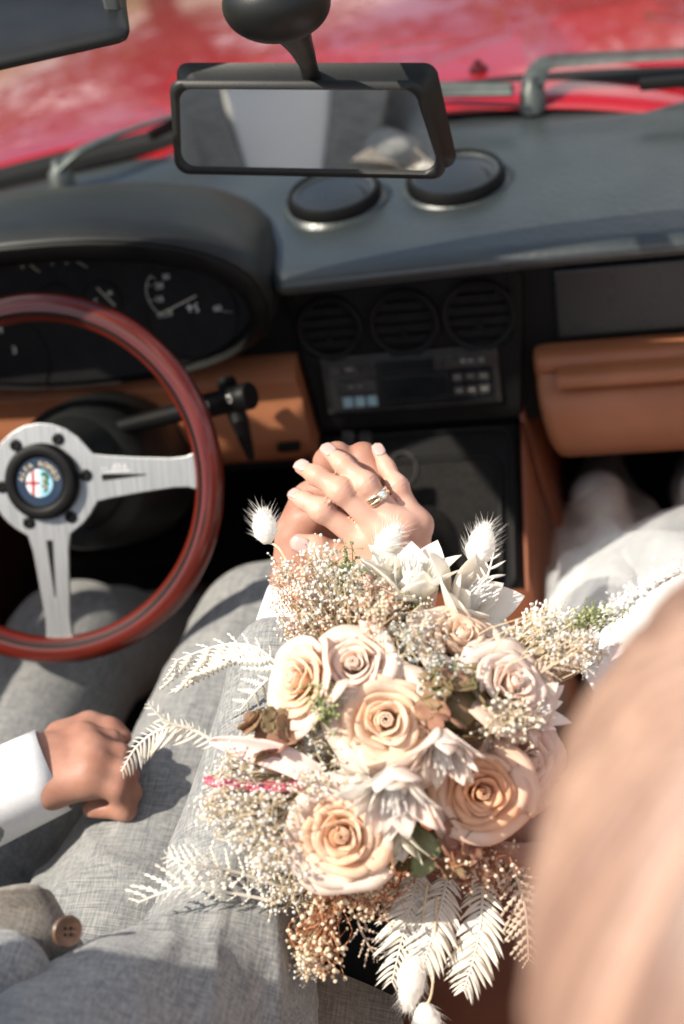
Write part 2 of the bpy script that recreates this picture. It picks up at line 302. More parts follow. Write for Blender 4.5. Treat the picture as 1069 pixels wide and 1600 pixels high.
# centre panel with rounded bezel
b = MB(); out = []
for (x, y) in [(428, 470), (832, 455), (818, 640), (502, 655)]: out.append(FP.pix(x, y))
a0 = -.128; a1 = .138
oc = [(-.124, .075), (-.112, .090), (.122, .090), (.136, .074), (.122, -.092), (-.106, -.092)]
b.prism([FP.pt(p, q, -.012) for p, q in oc], FP.n*.016); cp = b.build('centre_panel', 'black', car, bevel=.004)
b = MB(); pts = rrect(.006, .040, .232, .090, .016); P3 = [FP.pt(p, q, .004) for p, q in pts]; b.tube(P3+[P3[0], P3[1]], .0028, 8, cap=False); b.build('vent_bezel', 'black', cp)
for (x, y, r) in ((515, 511, .034), (631, 503, .036), (748, 491, .0375)):
    u, v = FP.pix(x, y, .004); mb = MB(); mb.lathe([(r-.004, -.006), (r-.004, .006), (r, .0075), (r+.0025, .006), (r+.003, 0)], FP.pt(u, v, .004), FP.n, 40, cap=False); vt = mb.build('air_vent', 'black', cp)
    mb = MB(); mb.lathe([(.0005, .001), (r-.0035, .001), (r-.0035, 0)], FP.pt(u, v, .004), FP.n, 32); mb.build('vent_backing', 'dark', vt)
    tilt = random.uniform(-.25, .25)
    for k in range(-2, 3):
        h = k*.0125; hw = math.sqrt(max(1e-6, (r-.005)**2-h*h)); R = Matrix((FP.u, FP.v, FP.n)).transposed() @ Matrix.Rotation(.6+tilt, 3, 'X')
        mb = MB(); mb.box(FP.pt(u, v+h, .005), 2*hw, .0012, .007, R); mb.build('slat', 'black', vt, smooth=False)
    mb = MB(); mb.lathe([(.0035, .004), (.0035, .0085), (.002, .0095)], FP.pt(u, v-.012, .004), FP.n, 12); mb.build('vent_knob', 'black', vt)
# radio
ra0, rb0 = FP.pix(511, 562); ra1, rb1 = FP.pix(775, 612)
rb1 -= .003
b = MB(); FP.box(b, ra0-.006, rb1-.006, ra1+.006, rb0+.005, .004, .009); radio = b.build('car_radio', 'shell', car, bevel=.0012)
b = MB(); FP.box(b, ra0-.001, rb1-.002, ra1+.001, rb0+.001, .009, .0115); b.build('radio_face', 'screen', radio, bevel=.001)
RW, RH = ra1-ra0, rb0-rb1
def rbtn(name, m, x0, y0, x1, y1, h=.0135, bev=.0006):
    mb = MB(); FP.box(mb, ra0+RW*x0, rb0-RH*y0, ra0+RW*x1, rb0-RH*y1, .0116, h); return mb.build(name, m, radio, bevel=bev)
rbtn('top_strip', 'shell', .0, .0, 1, .30, .0122)
for x0, x1 in ((.02, .09), (.10, .20), (.21, .27)): rbtn('button', 'button', x0, .06, x1, .25, .0150)
rbtn('cassette_slot', 'screen', .30, .03, .66, .27, .0142)
for k in range(2): rbtn('button', 'button', .68, .04+.12*k, .73, .13+.12*k, .0145)
for x0, x1 in ((.76, .80), (.805, .91), (.915, .97)): rbtn('button', 'button', x0, .04, x1, .25, .0150)
rbtn('display', 'screen', .33, .38, .73, .86, .0135)
rbtn('display_lip', 'shell', .36, .87, .74, .885, .0137, .0002)
rbtn('volume_panel', 'button', .05, .40, .29, .68, .0140)
for k in range(3): rbtn('pale_button', 'teal', .075+.075*k, .74, .135+.075*k, .95, .0145)
for r_ in range(2):
    for c_ in range(3):
        rbtn('preset_button', 'button', .755+.077*c_, .40+.28*r_, .82+.077*c_, .58+.28*r_, .0145)
        rbtn('preset_mark', 'mark', .768+.077*c_, .46+.28*r_, .806+.077*c_, .485+.28*r_, .0147, 0)
for k in range(2): rbtn('dial_mark', 'mark', .12+.06*k, .50, .15+.06*k, .53, .0143, 0)
rbtn('slot_mark', 'mark', .12, .12, .165, .15, .0153, 0)
for x0 in (.82, .865, .93): rbtn('button_mark', 'mark', x0, .12, x0+.022, .16, .0153, 0)
# lower console with a rounded frame and gear well, sloping towards the seats
L0 = Vector((0, .052, .640)); L1 = Vector((0, -.13, .535)); LP = Panel((L0+L1)/2, L0-L1); hl = (L0-L1).length/2
b = MB(); LP.box(b, -.112, -hl, .118, hl, -.05, 0); cons = b.build('gear_console', 'black', car, bevel=.008)
for (w_, h_, r_, q) in ((.205, 2*hl-.016, .018, .003), (.150, 2*hl-.055, .02, .0035)):
    P3 = [LP.pt(p, q2, .002) for p, q2 in rrect(.006 if w_ > .2 else .020, -.004 if w_ > .2 else -.018, w_, h_, r_)]; b = MB(); b.tube(P3+[P3[0], P3[1]], q, 8, cap=False); b.build('console_bead', 'black', cons)
b = MB(); P3 = rrect(.020, -.018, .146, 2*hl-.058, .02); b.prism([LP.pt(p, q, .0012) for p, q in P3], LP.n*.001); b.build('gear_boot_base', 'dark', cons)
b = MB(); b.lathe([(.060, 0), (.050, .012), (.042, .02), (.034, .035), (.024, .05), (.012, .06)], LP.pt(-.01, -.05, .002), LP.n + Vector((0, -.2, .1)), 28); b.build('gear_boot', 'dark', cons)
b = MB(); cc = LP.pt(-.01, -.05, .055); b.tube([cc, cc+Vector((0, -.03, .02)), cc+Vector((0, -.045, .04))], [.006, .006, .006], 10); b.build('gear_lever', 'black', cons)
b = MB(); kc = cc+Vector((0, -.048, .045)); b.lathe([(.004, -.022), (.011, -.018), (.019, -.004), (.020, .006), (.015, .016), (.004, .020)], kc, (0, -.3, 1), 20); b.build('gear_knob', 'black', cons)
for x in (545, 572):
    u, v = LP.pix(x, 690); b = MB(); LP.box(b, u-.007, v-.011, u+.007, v+.011, .001, .005); b.build('rocker_switch', 'button', cons, bevel=.001)
P3 = [LP.pt(*LP.pix(630+22*math.cos(t*.3), 735+26*math.sin(t*.3)), .004) for t in range(22)]; b = MB(); b.tube(P3, .0012, 6, cap=False); b.build('lighter_ring', 'shell', cons)
# tunnel with leather sides
b = MB(); b.grid([[(sx*x, y, z) for sx, x, z in ((-1, .19, .18), (-1, .155, .36), (-1, .135, .50 - .0*(y)), (-1, .112, .545+(y+.13)*.10), (1, .118, .545+(y+.13)*.10), (1, .145, .50), (1, .175, .36), (1, .21, .18))] for y in [-1.25+.08*i for i in range(15)]]); b.build('transmission_tunnel', 'tan_shaded', car, ang=60)
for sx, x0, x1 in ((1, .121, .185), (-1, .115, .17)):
    b = MB(); b.grid([[(sx*lerp(x0, x1, t), lerp(.04, -.14, s)+.012*t, lerp(lerp(.642, .53, s), .2, t)) for t in (0, .15, .4, .7, 1)] for s in [k/6 for k in range(7)]]); b.grid([[(sx*lerp(x0, x1, t), .04+.2*s, lerp(.65, .2, t)) for t in (0, .3, .6, 1)] for s in (0, .5, 1)]); b.build('console_side', 'tan_shaded', car, solid=.004)
# glove box: black tray on top, tan padded shelf and lid below
b = MB(); FP.box(b, .166, -.006, .60, .073, -.012, -.004); gt = b.build('glovebox_tray', 'gloss', car, bevel=.004)
def sect(zs): return [Vector((0, y, z)) for y, z in zs]
prof = [(.062, .726), (.040, .728), (.030, .722), (.028, .712), (.034, .704), (.030, .697), (.016, .690), (.006, .678), (-.002, .655), (.0, .630), (.010, .612), (.028, .603), (.06, .600)]
b = MB(); rows = []
for i, x in enumerate([.140, .1405, .146, .155] + [.18+.05*k for k in range(10)]):
    s = (.55, .8, .95, 1)[i] if i < 4 else 1
    rows.append([(x+.018*((.73-z)/.13)**2*(1 if i < 6 else 0), .06-(.06-y)*s, .665+(z-.665)*(s*.3+.7)) for y, z in prof])
b.grid(rows); b.f.append(tuple(range(len(prof)))); gb = b.build('glovebox', 'tan', car, ang=50)
b = MB(); b.grid([[(x, y, z) for y, z in ((.03, .7165), (.012, .7155), (.006, .711), (.006, .702), (.012, .698), (.03, .699))] for x in (.165, .17, .3, .5, .62)]); b.f.append((0, 1, 2, 3, 4, 5)); b.build('glovebox_grip', 'tan', gb, ang=60)
P3 = [onplane(x, y, Vector((.13, 0, 0)), Vector((1, 0, 0))) for x, y in ()]
# left lower tan panel (round the column)
b = MB(); rows = []
for x in [-.66+.02*k for k in range(27)] + [-.128, -.120]:
    rows.append([(x + (.012 if x > -.13 else 0)*(1-(z-.6)/.13), y, z) for y, z in ((.07, .735), (.042, .733), (.030, .722), (.034, .705), (.026, .690), (.020, .660), (.026, .625), (.05, .605))])
b.grid(rows); b.f.append(tuple(range(len(rows)*8-8, len(rows)*8))); kp = b.build('knee_panel', 'tan', car, ang=50)
b = MB(); p = onax(1, 452, 697, .02); b.box(p, .026, .012, .010); b.build('panel_latch', 'black', kp, bevel=.002)
# --- top vents on the pad
for (x, y, r) in ((522, 303, .048), (712, 275, .050)):
    c = onax(2, x, y, .884); c.z = .872; ax_ = Vector((0, -.06, 1)); mb = MB()
    mb.lathe([(r+.012, -.004), (r+.010, .001), (r+.003, .006), (r+.0015, .013), (r-.002, .0165), (r-.006, .014), (r-.007, .008)], c, ax_, 48, cap=False); tv = mb.build('round_dash_vent', 'vinyl', dash)
    mb = MB(); mb.lathe([(r+.004, .004), (r+.0045, .012), (r+.001, .0185), (r-.003, .0175), (r-.004, .010)], c, ax_, 48, cap=False); mb.build('vent_ring', 'black', tv)
    mb = MB(); mb.lathe([(r-.004, .008), (r-.006, .0135), (r*.6, .0155), (r*.3, .0162), (.0008, .0164)], c, ax_, 48); mb.build('vent_lid', 'gloss', tv)
    P3 = [c + Vector((-r*.1+r*.85*math.cos(a), -r*.35+r*.85*math.sin(a)*.9, .0155)) for a in [.1+1.9*k/12 for k in range(13)]]
    mb = MB(); mb.tube(P3, .0009, 6); mb.build('lid_seam', 'rubber', tv)
# --- instrument binnacle
BX = -.354
def arch(w, zt, zb, n=44, p=2.6, x0=BX):
    out = []
    for k in range(n):
        a = 2*math.pi*k/n; c, s_ = math.cos(a), math.sin(a); h = (zt-zb)/2
        out.append((x0+w*math.copysign(abs(c)**(2/p), c), (zt+zb)/2+h*math.copysign(abs(s_)**(2/p), s_)))
    return out
def ring(w, zt, zb, y, p=2.4, lean=.0): return [(x, y+lean*(z-.85), z) for x, z in arch(w, zt, zb, p=p)]
rows = [ring(.205, .912, .758, .040), ring(.210, .920, .754, .0, lean=-.2), ring(.214, .928, .750, -.020, lean=-.35), ring(.222, .938, .748, -.026, lean=-.35), ring(.232, .951, .745, -.022, lean=-.35), ring(.2345, .9535, .743, -.018, lean=-.35)]
b = MB(); b.grid(rows, False, True); binn = b.build('instrument_binnacle', 'black', car, ang=50)
rows = [ring(.2350, .954, .742, -.0165, lean=-.35), ring(.2385, .9575, .742, -.012, lean=-.35), ring(.2400, .958, .742, .015, lean=-.2), ring(.238, .952, .742, .06), ring(.225, .932, .742, .13), ring(.205, .904, .742, .19), ring(.19, .868, .742, .225)]
b = MB(); b.grid(rows, False, True); b.build('binnacle_cowl', 'binn', binn, ang=60)
GP = Panel((BX, .030, .84), (0, .25, 1))
b = MB(); b.add([GP.pt(x-BX, (z-.84)/.97, 0) for x, z in arch(.207, .912, .756, p=2.4)], [tuple(range(44))]); b.build('gauge_panel', 'gauge', binn)
def gline(name, m, x0, y0, x1, y1, w_, h=.004):
    a = GP.pt(*GP.pix(x0, y0, h), h); c = GP.pt(*GP.pix(x1, y1, h), h); mb = MB(); mb.tube([a, c], w_, 6, flat=.5); return mb.build(name, m, binn)
gline('speedometer_needle', 'needle', 246, 493, 307, 462, .0011)
for q in ((40, 408, 62, 425), (113, 404, 136, 418), (152, 450, 180, 478), (84, 464, 112, 481)): gline('gauge_needle', 'needle', *q, .0007)
for q in ((248, 497, 262, 491), (232, 470, 243, 468), (229, 446, 240, 446), (348, 486, 362, 488), (236, 432, 243, 437)): gline('tick_mark', 'white', *q, .0004, .002)
cx, cy = GP.pix(300, 500); 
P3 = [GP.pt(*GP.pix(x, y, .002), .002) for x, y in ((262, 495), (243, 485), (231, 465), (229, 445), (236, 430))]; b = MB(); b.tube(smooth_path(P3, 5), .0004, 5); b.build('dial_arc', 'white', binn)
for s_, x, y, z in (('0', 266, 489, .010), ('10', 249, 468, .009), ('20', 249, 447, .009), ('30', 259, 433, .008), ('60', 340, 482, .009), ('C', 150, 470, .006), ('80', 172, 458, .006), ('E', 35, 416, .006), ('F', 82, 412, .006), ('0', 104, 410, .006)):
    u, v = GP.pix(x, y, .002); b = MB(); b.add(*textmesh(s_, z, GP.fr(u, v, .002))); b.build('dial_number', 'white', binn, smooth=False)
u, v = GP.pix(302, 481, .002); b = MB(); b.tube([GP.pt(u-.004, v-.004, .002), GP.pt(u-.004, v+.004, .002)], .0010, 5); b.tube([GP.pt(u-.007, v+.001, .002), GP.pt(u, v+.001, .002)], .0009, 5)
b.tube(smooth_path([GP.pt(u+.003, v-.005, .002), GP.pt(u+.005, v-.002, .002), GP.pt(u+.002, v+.001, .002), GP.pt(u+.005, v+.005, .002)], 4), .0009, 5); b.build('dial_emblem', 'white', binn)
for x, y, r in ((300, 490, .05), (10, 560, .05), (160, 470, .022), (90, 475, .022)):
    u, v = GP.pix(x, y, .001)
    if abs(u) < .19: b = MB(); b.lathe([(r-.0006, .0005), (r, .0016), (r+.0006, .0005)], GP.pt(u, v), GP.n, 48, cap=False); b.build('dial_ring', 'black', binn)
b = MB(); u, v = GP.pix(22, 548, .003); b.add(*textmesh('3', .011, GP.fr(u, v, .002))); u, v = GP.pix(0, 516, .003); b.add(*textmesh('4', .011, GP.fr(u, v, .002))); b.build('dial_number', 'white', binn, smooth=False)
# --- steering wheel
WT = .5316; WC = Vector((-.3415, -.1759, .7534)); WU = Vector((1, 0, 0)); WV = Vector((0, math.sin(WT), math.cos(WT))); WN = WU.cross(WV)
def wp(a, b, h=0): return WC + WU*a + WV*b + WN*h
RM, rm = .1725, .0138
mb = MB(); rows = []; uvs = []; nU, nV = 128, 20
for i in range(nU):
    a = 2*math.pi*i/nU; row = []
    for j in range(nV):
        t = 2*math.pi*j/nV; q = RM + rm*1.02*math.cos(t); h = rm*.92*math.sin(t) - .0006*math.cos(a*16)*(1 if math.sin(t) < -.3 else 0); row.append(wp(q*math.cos(a), q*math.sin(a), h)); uvs.append((i/nU, j/nV))
    rows.append(row)
mb.grid(rows, True, True); mb.uv = uvs; sw = mb.build('steering_wheel', 'wood', car, ang=180)
mb = MB(); P3 = [wp((RM-.006)*math.cos(2*math.pi*k/96), (RM-.006)*math.sin(2*math.pi*k/96), .0106) for k in range(97)]; mb.tube(P3, .0022, 8, cap=False, upv=WN); mb.build('rim_inlay', 'black', sw)
out = []
def sp(s): # spoke half-width by distance from the hub centre
    for (s0, w0), (s1, w1) in zip(SPK, SPK[1:]):
        if s <= s1: return lerp(w0, w1, (s-s0)/(s1-s0))
    return SPK[-1][1]
for ai, phi in enumerate((0, 180, 270)):
    SPK = [(.055, .024), (.07, .0215), (.10, .0180), (.135, .0150), (.150, .0155), (.160, .019), (.166, .025)] if phi != 270 else [(.055, .023), (.07, .0195), (.10, .0168), (.14, .0135), (.155, .0140), (.162, .017), (.166, .022)]
    f = math.radians(phi); e = (math.cos(f), math.sin(f)); nn = (-e[1], e[0]); seq = []
    for s_, w_ in SPK: seq.append((s_, -w_))
    for s_, w_ in reversed(SPK): seq.append((s_, w_))
    out.append((phi, [(e[0]*s_+nn[0]*w_, e[1]*s_+nn[1]*w_) for s_, w_ in seq]))
poly = []
def arcp(a0, a1): return [(.0585*math.cos(math.radians(a)), .0585*math.sin(math.radians(a))) for a in np.linspace(a0, a1, 9)]
poly += out[0][1] + arcp(32, 148) + out[1][1] + arcp(208, 240) + out[2][1] + arcp(300, 328)
mb = MB(); mb.prism([wp(a, b_, -.003) for a, b_ in poly], WN*.004); mb.build('spoke_plate', 'alu', sw, bevel=.0012, ang=30)
for phi, s0, s1, w0 in ((0, .062, .108, .0030), (180, .062, .108, .0030), (270, .060, .118, .0030)):
    f = math.radians(phi); e = (math.cos(f), math.sin(f)); nn = (-e[1], e[0])
    pl = [(s0, -w0), (s0+.002, -w0-.0004), (s1, -.0006), (s1, .0006), (s0+.002, w0+.0004), (s0, w0)]
    mb = MB(); mb.prism([wp(e[0]*s_+nn[0]*q, e[1]*s_+nn[1]*q, .0008) for s_, q in pl], WN*.0006); mb.build('spoke_slot', 'dark', sw, smooth=False)
for k in range(6):
    a = math.radians(60*k+4); mb = MB(); c = wp(.0455*math.cos(a), .0455*math.sin(a), .001)
    mb.lathe([(.0062, 0), (.0060, .0018), (.0052, .0024), (.0030, .0024), (.0026, .0010), (.0006, .0008)], c, WN, 20); mb.build('hub_bolt', 'black', sw)
mb = MB(); mb.lathe([(.0385, .001), (.0385, .008), (.036, .0125), (.031, .0140), (.0270, .0125), (.0255, .0095), (.0235, .0090)], WC, WN, 56, cap=False); hub = mb.build('horn_ring', 'black', sw)
M['badge'] = mat('badge_blue_enamel', (.006, .016, .035), .2, coat=.6, col2=(.008, .02, .04), vs=60)
M['gold'] = mat('badge_gold', (.72, .60, .40), .35, .3, col2=(.78, .66, .46), vs=60)
M['enw'] = mat('badge_white_enamel', (.70, .72, .70), .25, coat=.5, col2=(.74, .75, .73), vs=60)
M['enb'] = mat('badge_sky_enamel', (.25, .50, .62), .25, coat=.5, col2=(.28, .53, .65), vs=60)
M['enr'] = mat('badge_red_enamel', (.28, .012, .02), .25, coat=.5, col2=(.32, .016, .02), vs=60)
M['eng'] = mat('badge_green_enamel', (.035, .11, .03), .3, col2=(.05, .14, .04), vs=60)
mb = MB(); mb.lathe([(.0245, .0085), (.0240, .0105), (.0005, .0110)], WC, WN, 48); mb.build('badge', 'badge', sw)
q = math.radians(-4)
def bp(a, b_, h): return wp(a*math.cos(q)-b_*math.sin(q), a*math.sin(q)+b_*math.cos(q)-.001, h)
R_ = .0140
hl_ = [(R_*math.cos(math.radians(a)), R_*math.sin(math.radians(a))) for a in range(90, 271, 12)]; hr_ = [(-x, y) for x, y in hl_]
mb = MB(); mb.prism([bp(x, y, .0108) for x, y in hl_], WN*.0008); mb.build('badge_white_field', 'enw', sw, smooth=False)
mb = MB(); mb.prism([bp(x, y, .0108) for x, y in hr_], WN*.0008); mb.build('badge_blue_field', 'enb', sw, smooth=False)
mb = MB(); mb.prism([bp(x, y, .0117) for x, y in ((-.0080, -.0110), (-.0050, -.0128), (-.0050, .0128), (-.0080, .0110))], WN*.0004); mb.prism([bp(x, y, .0118) for x, y in ((-.0135, -.0015), (-.0002, -.0015), (-.0002, .0015), (-.0135, .0015))], WN*.0004); mb.build('badge_cross', 'enr', sw, smooth=False)
mb = MB(); sn = smooth_path([bp(x, y, .0121) for x, y in ((.003, .008), (.006, .010), (.009, .006), (.004, .003), (.009, .0), (.0035, -.003), (.008, -.006), (.004, -.009))], 5); mb.tube(sn, [.0018*(1-.6*i/len(sn)) for i in range(len(sn))], 6); mb.build('badge_serpent', 'eng', sw)
mb = MB(); mb.tube(smooth_path([bp(x, y, .0128) for x, y in ((.003, .005), (.0065, .004), (.0035, .0005), (.008, -.003), (.004, -.006))], 4), .0006, 5); mb.build('serpent_gilding', 'gold', sw)
mb = MB(); txt = 'ALFA ROMEO'
for i, ch in enumerate(txt):
    if ch == ' ': continue
    a = math.radians(168 - i*(150/9)); r_ = .0190; c = bp(r_*math.cos(a), r_*math.sin(a), .0112); t = a-math.pi/2+q
    u = WU*math.cos(t)+WV*math.sin(t); v = -WU*math.sin(t)+WV*math.cos(t); mb.add(*textmesh(ch, .0072, frame(c, u, v, WN), .0004))
mb.build('badge_lettering', 'gold', sw, smooth=False)
M['etch'] = mat('etched_line', (.86, .87, .86), .5, col2=(.8, .8, .8), vs=60)
mb = MB()
for seg in (((.063, .007), (.064, .0105)), ((.067, .0065), (.0665, .010)), ((.073, .006), (.0755, .010), (.078, .0065)), ((.080, .007), (.081, .0095), (.084, .0075)), ((.075, .0112), (.083, .0116)), ((.086, .007), (.0865, .0115), (.0885, .0072)), ((.062, .0040), (.078, .0050), (.092, .0052))):
    mb.tube(smooth_path([wp(a, b_, .0011) for a, b_ in seg], 4), .00035, 5)
mb.build('spoke_signature', 'etch', sw)
# column: ribbed boot, shroud, stalk
AX = -WN
mb = MB(); prof = []
for k in range(9): prof += [(.040+.0022*k, .004+.0085*k), (.043+.0022*k, .007+.0085*k), (.0405+.0022*k, .0105+.0085*k)]
mb.lathe(prof, WC, AX, 40); col_ = mb.build('column_boot', 'binn', car, ang=180)
mb = MB(); mb.lathe([(.060, .070), (.074, .082), (.080, .10), (.086, .15), (.09, .24)], WC+Vector((0, 0, -.006)), AX, 40); mb.build('column_shroud', 'binn', col_)
s0 = onax(1, 250, 652, -.085); s1 = onax(1, 378, 621, -.110); d = (s1-s0).normalized()
mb = MB(); mb.tube([s0-d*.07, s0, lerp(s0, s1, .55), lerp(s0, s1, .56), s1], [.008, .0095, .0105, .0125, .0125], 20); stalk = mb.build('wiper_stalk', 'black', car)
mb = MB(); mb.tube([s1, s1+d*.001, s1+d*.010, s1+d*.0115], [.0128, .0140, .0140, .0128], 24); mb.build('stalk_knob', 'black', stalk)
tocam = (Vector(CAM)-s1).normalized(); tn = (tocam-d*tocam.dot(d)).normalized(); tv_ = tn.cross(d)
for q_ in (.45, .72):
    c = lerp(s0, s1, q_+.22) + tn*.0127; mb = MB(); P3 = [c+d*(.0026*math.cos(a))+tv_*(.0034*math.sin(a)+.001) for a in [2*math.pi*k/10 for k in range(11)]]; mb.tube(P3, .00035, 5, cap=False)
    if q_ > .5: mb.tube([c-d*.003+tv_*.005, c+d*.003+tv_*.0055], .0004, 5)
    mb.build('stalk_symbol', 'white', stalk)
mb = MB(); kk = onax(1, 375, 660, -.05); mb.tube([kk+Vector((-.02, .05, .02)), kk, kk+Vector((.004, -.004, -.045))], [.011, .010, .004], 12); mb.build('ignition_key', 'black', col_)
# --- windscreen, header, visor, mirror, wipers
def wsp(x, t):   # surface of the windscreen: t=0 at base, 1 at header
    yb = base_y(x)+.006; yt = -.115 - .28*x*x
    return Vector((x*(1-.10*t), lerp(yb, yt, t), lerp(.884, 1.245, t) + .006*math.sin(t*math.pi)))
b = MB(); b.grid([[wsp(-.66+1.32*i/36, j/16) for j in range(17)] for i in range(37)]); b.build('windscreen', 'glass', car, ang=180)
P3 = [wsp(x, 1)+Vector((0, -.012, .014)) for x in [-.66+.06*k for k in range(23)]]
b = MB(); b.tube(P3, .022, 14, flat=.75); hd = b.build('header_rail', 'black', car)
for sx in (-1, 1):
    b = MB(); b.tube([wsp(sx*.66, t)+Vector((sx*.008, 0, 0)) for t in [k/8 for k in range(9)]], .02, 12); b.build('windscreen_pillar', 'black', car)
for sx, lab in ((-1, 0), (1, 1)):
    if sx < 0: A, B_, C_, D_ = at(-420, -30, 1.13), at(200, -4, 1.09), at(207, 58, 1.0), at(-420, 205, .97)
    else: A, B_, C_, D_ = Vector((.10, -.165, 1.262)), Vector((.5, -.20, 1.25)), Vector((.5, -.26, 1.268)), Vector((.10, -.23, 1.278))
    rows = [[lerp(lerp(A, D_, t), lerp(B_, C_, t), s_)+Vector((0, 0, .006*math.sin(t*math.pi))) for t in [k/6 for k in range(7)]] for s_ in [k/16 for k in range(17)]]
    b = MB(); b.grid(rows); b.build('sun_visor', 'binn', car, solid=.012, sub=1)
b = MB(); p = at(178, 12, 1.03); b.box(p, .012, .012, .03); b.build('visor_bracket', 'wiper', car, bevel=.003)
# mirror
MC = Vector((-.0155, -.1385, 1.0765)); mn = Vector((-.20, -1.77, .02)).normalized(); mr = (Vector(RT)-mn*Vector(RT).dot(mn)).normalized(); mv = mn.cross(mr); mr = mv.cross(mn)
# the housing hangs level in the car, tilted a touch like the photo
t_ = math.radians(5); mr, mv = mr*math.cos(t_)+mv*math.sin(t_), mv*math.cos(t_)-mr*math.sin(t_)
def mo(k, h): # trapezoid outline with round corners
    pts = []
    for cx_, cy_, a0 in ((.100, .024, 0), (-.102, .024, 90), (-.109, -.026, 180), (.109, -.026, 270)):
        for j in range(6):
            a = math.radians(a0+90*j/5); pts.append(MC + mr*(cx_*k+.010*math.cos(a)) + mv*(cy_*k+.010*math.sin(a)) + mn*h)
    return pts
def mo2(dx, h):
    pts = []
    for cx_, cy_, a0 in ((.084, .019, 0), (-.098, .019, 90), (-.104, -.025, 180), (.096, -.025, 270)):
        for j in range(6):
            a = math.radians(a0+90*j/5); r_ = .012; pts.append(MC + mr*(cx_+math.copysign(dx, cx_)+r_*math.cos(a)) + mv*(cy_+math.copysign(dx, cy_)+r_*math.sin(a)) + mn*h)
    return pts
b = MB(); b.grid([mo2(-.0085, .006), mo2(-.0075, .0085), mo2(-.003, .010), mo2(.0005, .007), mo2(.001, 0), mo2(-.002, -.014), mo2(-.012, -.024)], False, True); o_ = len(b.v); b.f.append(tuple(range(o_-24, o_))); rv = b.build('rear_view_mirror', 'binn', car, ang=60)
b = MB(); b.add(mo2(-.0078, .0070), [tuple(range(24))]); b.build('mirror_glass', 'chrome', rv, smooth=False)
top = at(436, 8, 1.04); b = MB(); st = MC + mv*.030 - mn*.02; b.tube(smooth_path([st, lerp(st, top, .45)+Vector((.004, 0, -.004)), top], 6), [.008, .0078, .0078, .0075, .0075, .008, .009, .010, .012, .015, .018, .022, .024], 14); b.build('mirror_arm', 'binn', rv)
b = MB(); c = at(432, 6, 1.04); b.lathe([(max(.001, .040*math.cos(a_)), .028*math.sin(a_)) for a_ in [-math.pi/2+math.pi*k_/20 for k_ in range(21)]], c, (.05, .25, 1), 48); b.build('mirror_mount', 'binn', rv)
b = MB(); b.tube([c+Vector((0, .0, .012)), wsp(-.02, 1)+Vector((0, -.012, .005))], [.016, .012], 12); b.build('mirror_bracket', 'binn', rv)
# wipers on the cowl
def wiper(pv, pts, blade, nub):
    b = MB(); b.tube(smooth_path(pts, 5), [.010]*3+[.009]*40 if False else [lerp(.015, .007, min(1, k/(5*(len(pts)-1)))) for k in range(5*(len(pts)-1)+1)], 8, flat=.32); a = b.build('wiper_arm', 'wiper', car)
    b = MB(); b.lathe([(.016, -.02), (.015, .004), (.009, .012), (.007, .02)], pv, (0, .2, 1), 18); b.build('wiper_pivot', 'wiper', a)
    b = MB(); b.tube(blade, .0045, 6, flat=1.6); b.build('wiper_blade', 'rubber', a)
Z = .905
f = lambda x, y, z=Z: onax(2, x, y, z)
wiper(f(832, 148, .89), [f(832, 135, .90), f(850, 100, .915), f(920, 92, .915), f(1069, 82, .915), f(1240, 72, .915)], [f(1000, 133), f(1069, 127), f(1300, 112)], 0)
wiper(f(95, 275, .89), [f(92, 262, .90), f(125, 235, .915), f(190, 208, .915), f(260, 185, .915), f(330, 165, .915)], [f(235, 212), f(300, 180), f(420, 140)], 0)
b = MB(); b.tube([f(560, 150), f(680, 137), f(800, 140)], .006, 6, flat=1.3); b.tube([f(600, 160), f(700, 147), f(800, 146)], .004, 6); b.build('wiper_link', 'wiper', car)
b = MB(); c = f(748, 112, .885); b.lathe([(.012, 0), (.011, .006), (.005, .010), (.0045, .014)], c, (0, 0, 1), 12); b.build('washer_jet', 'black', car)
# --- seats
b = MB(); b.box((-.045, -.80, .545), .15, .50, .07); b.build('armrest', 'black', car, bevel=.012)
M['seat'] = mat('brown_seat_leather', (.10, .045, .025), .5, col2=(.14, .06, .035), vs=12, bump=(300, .35, .0008))
for sx in (-1, 1):
    b = MB(); rows = []
    for i in range(21):
        u = -1+2*i/20; x = sx*.385+.235*u; s_ = 1-abs(u)**6
        pr = [(-.36, .26), (-.34, .36), (-.40, .405), (-.55, .40), (-.75, .385), (-.92, .38), (-1.0, .44), (-1.03, .60), (-1.08, .80), (-1.12, .90), (-1.16, .92), (-1.19, .88), (-1.17, .6), (-1.12, .30)]
        rows.append([(x, lerp(-.8, y, .9+.1*s_), z*(.93+.07*s_)+.02*(abs(u)**4)*(1 if y > -1.1 else 0)) for y, z in pr])
    b.grid(rows); seat = b.build('seat', 'seat', car, sub=1, ang=180)
    b = MB(); b.lathe([(.01, -.11), (.05, -.10), (.06, 0), (.05, .10), (.01, .11)], (sx*.385, -1.16, .985), (1, 0, 0), 18); b.build('headrest', 'seat', car)
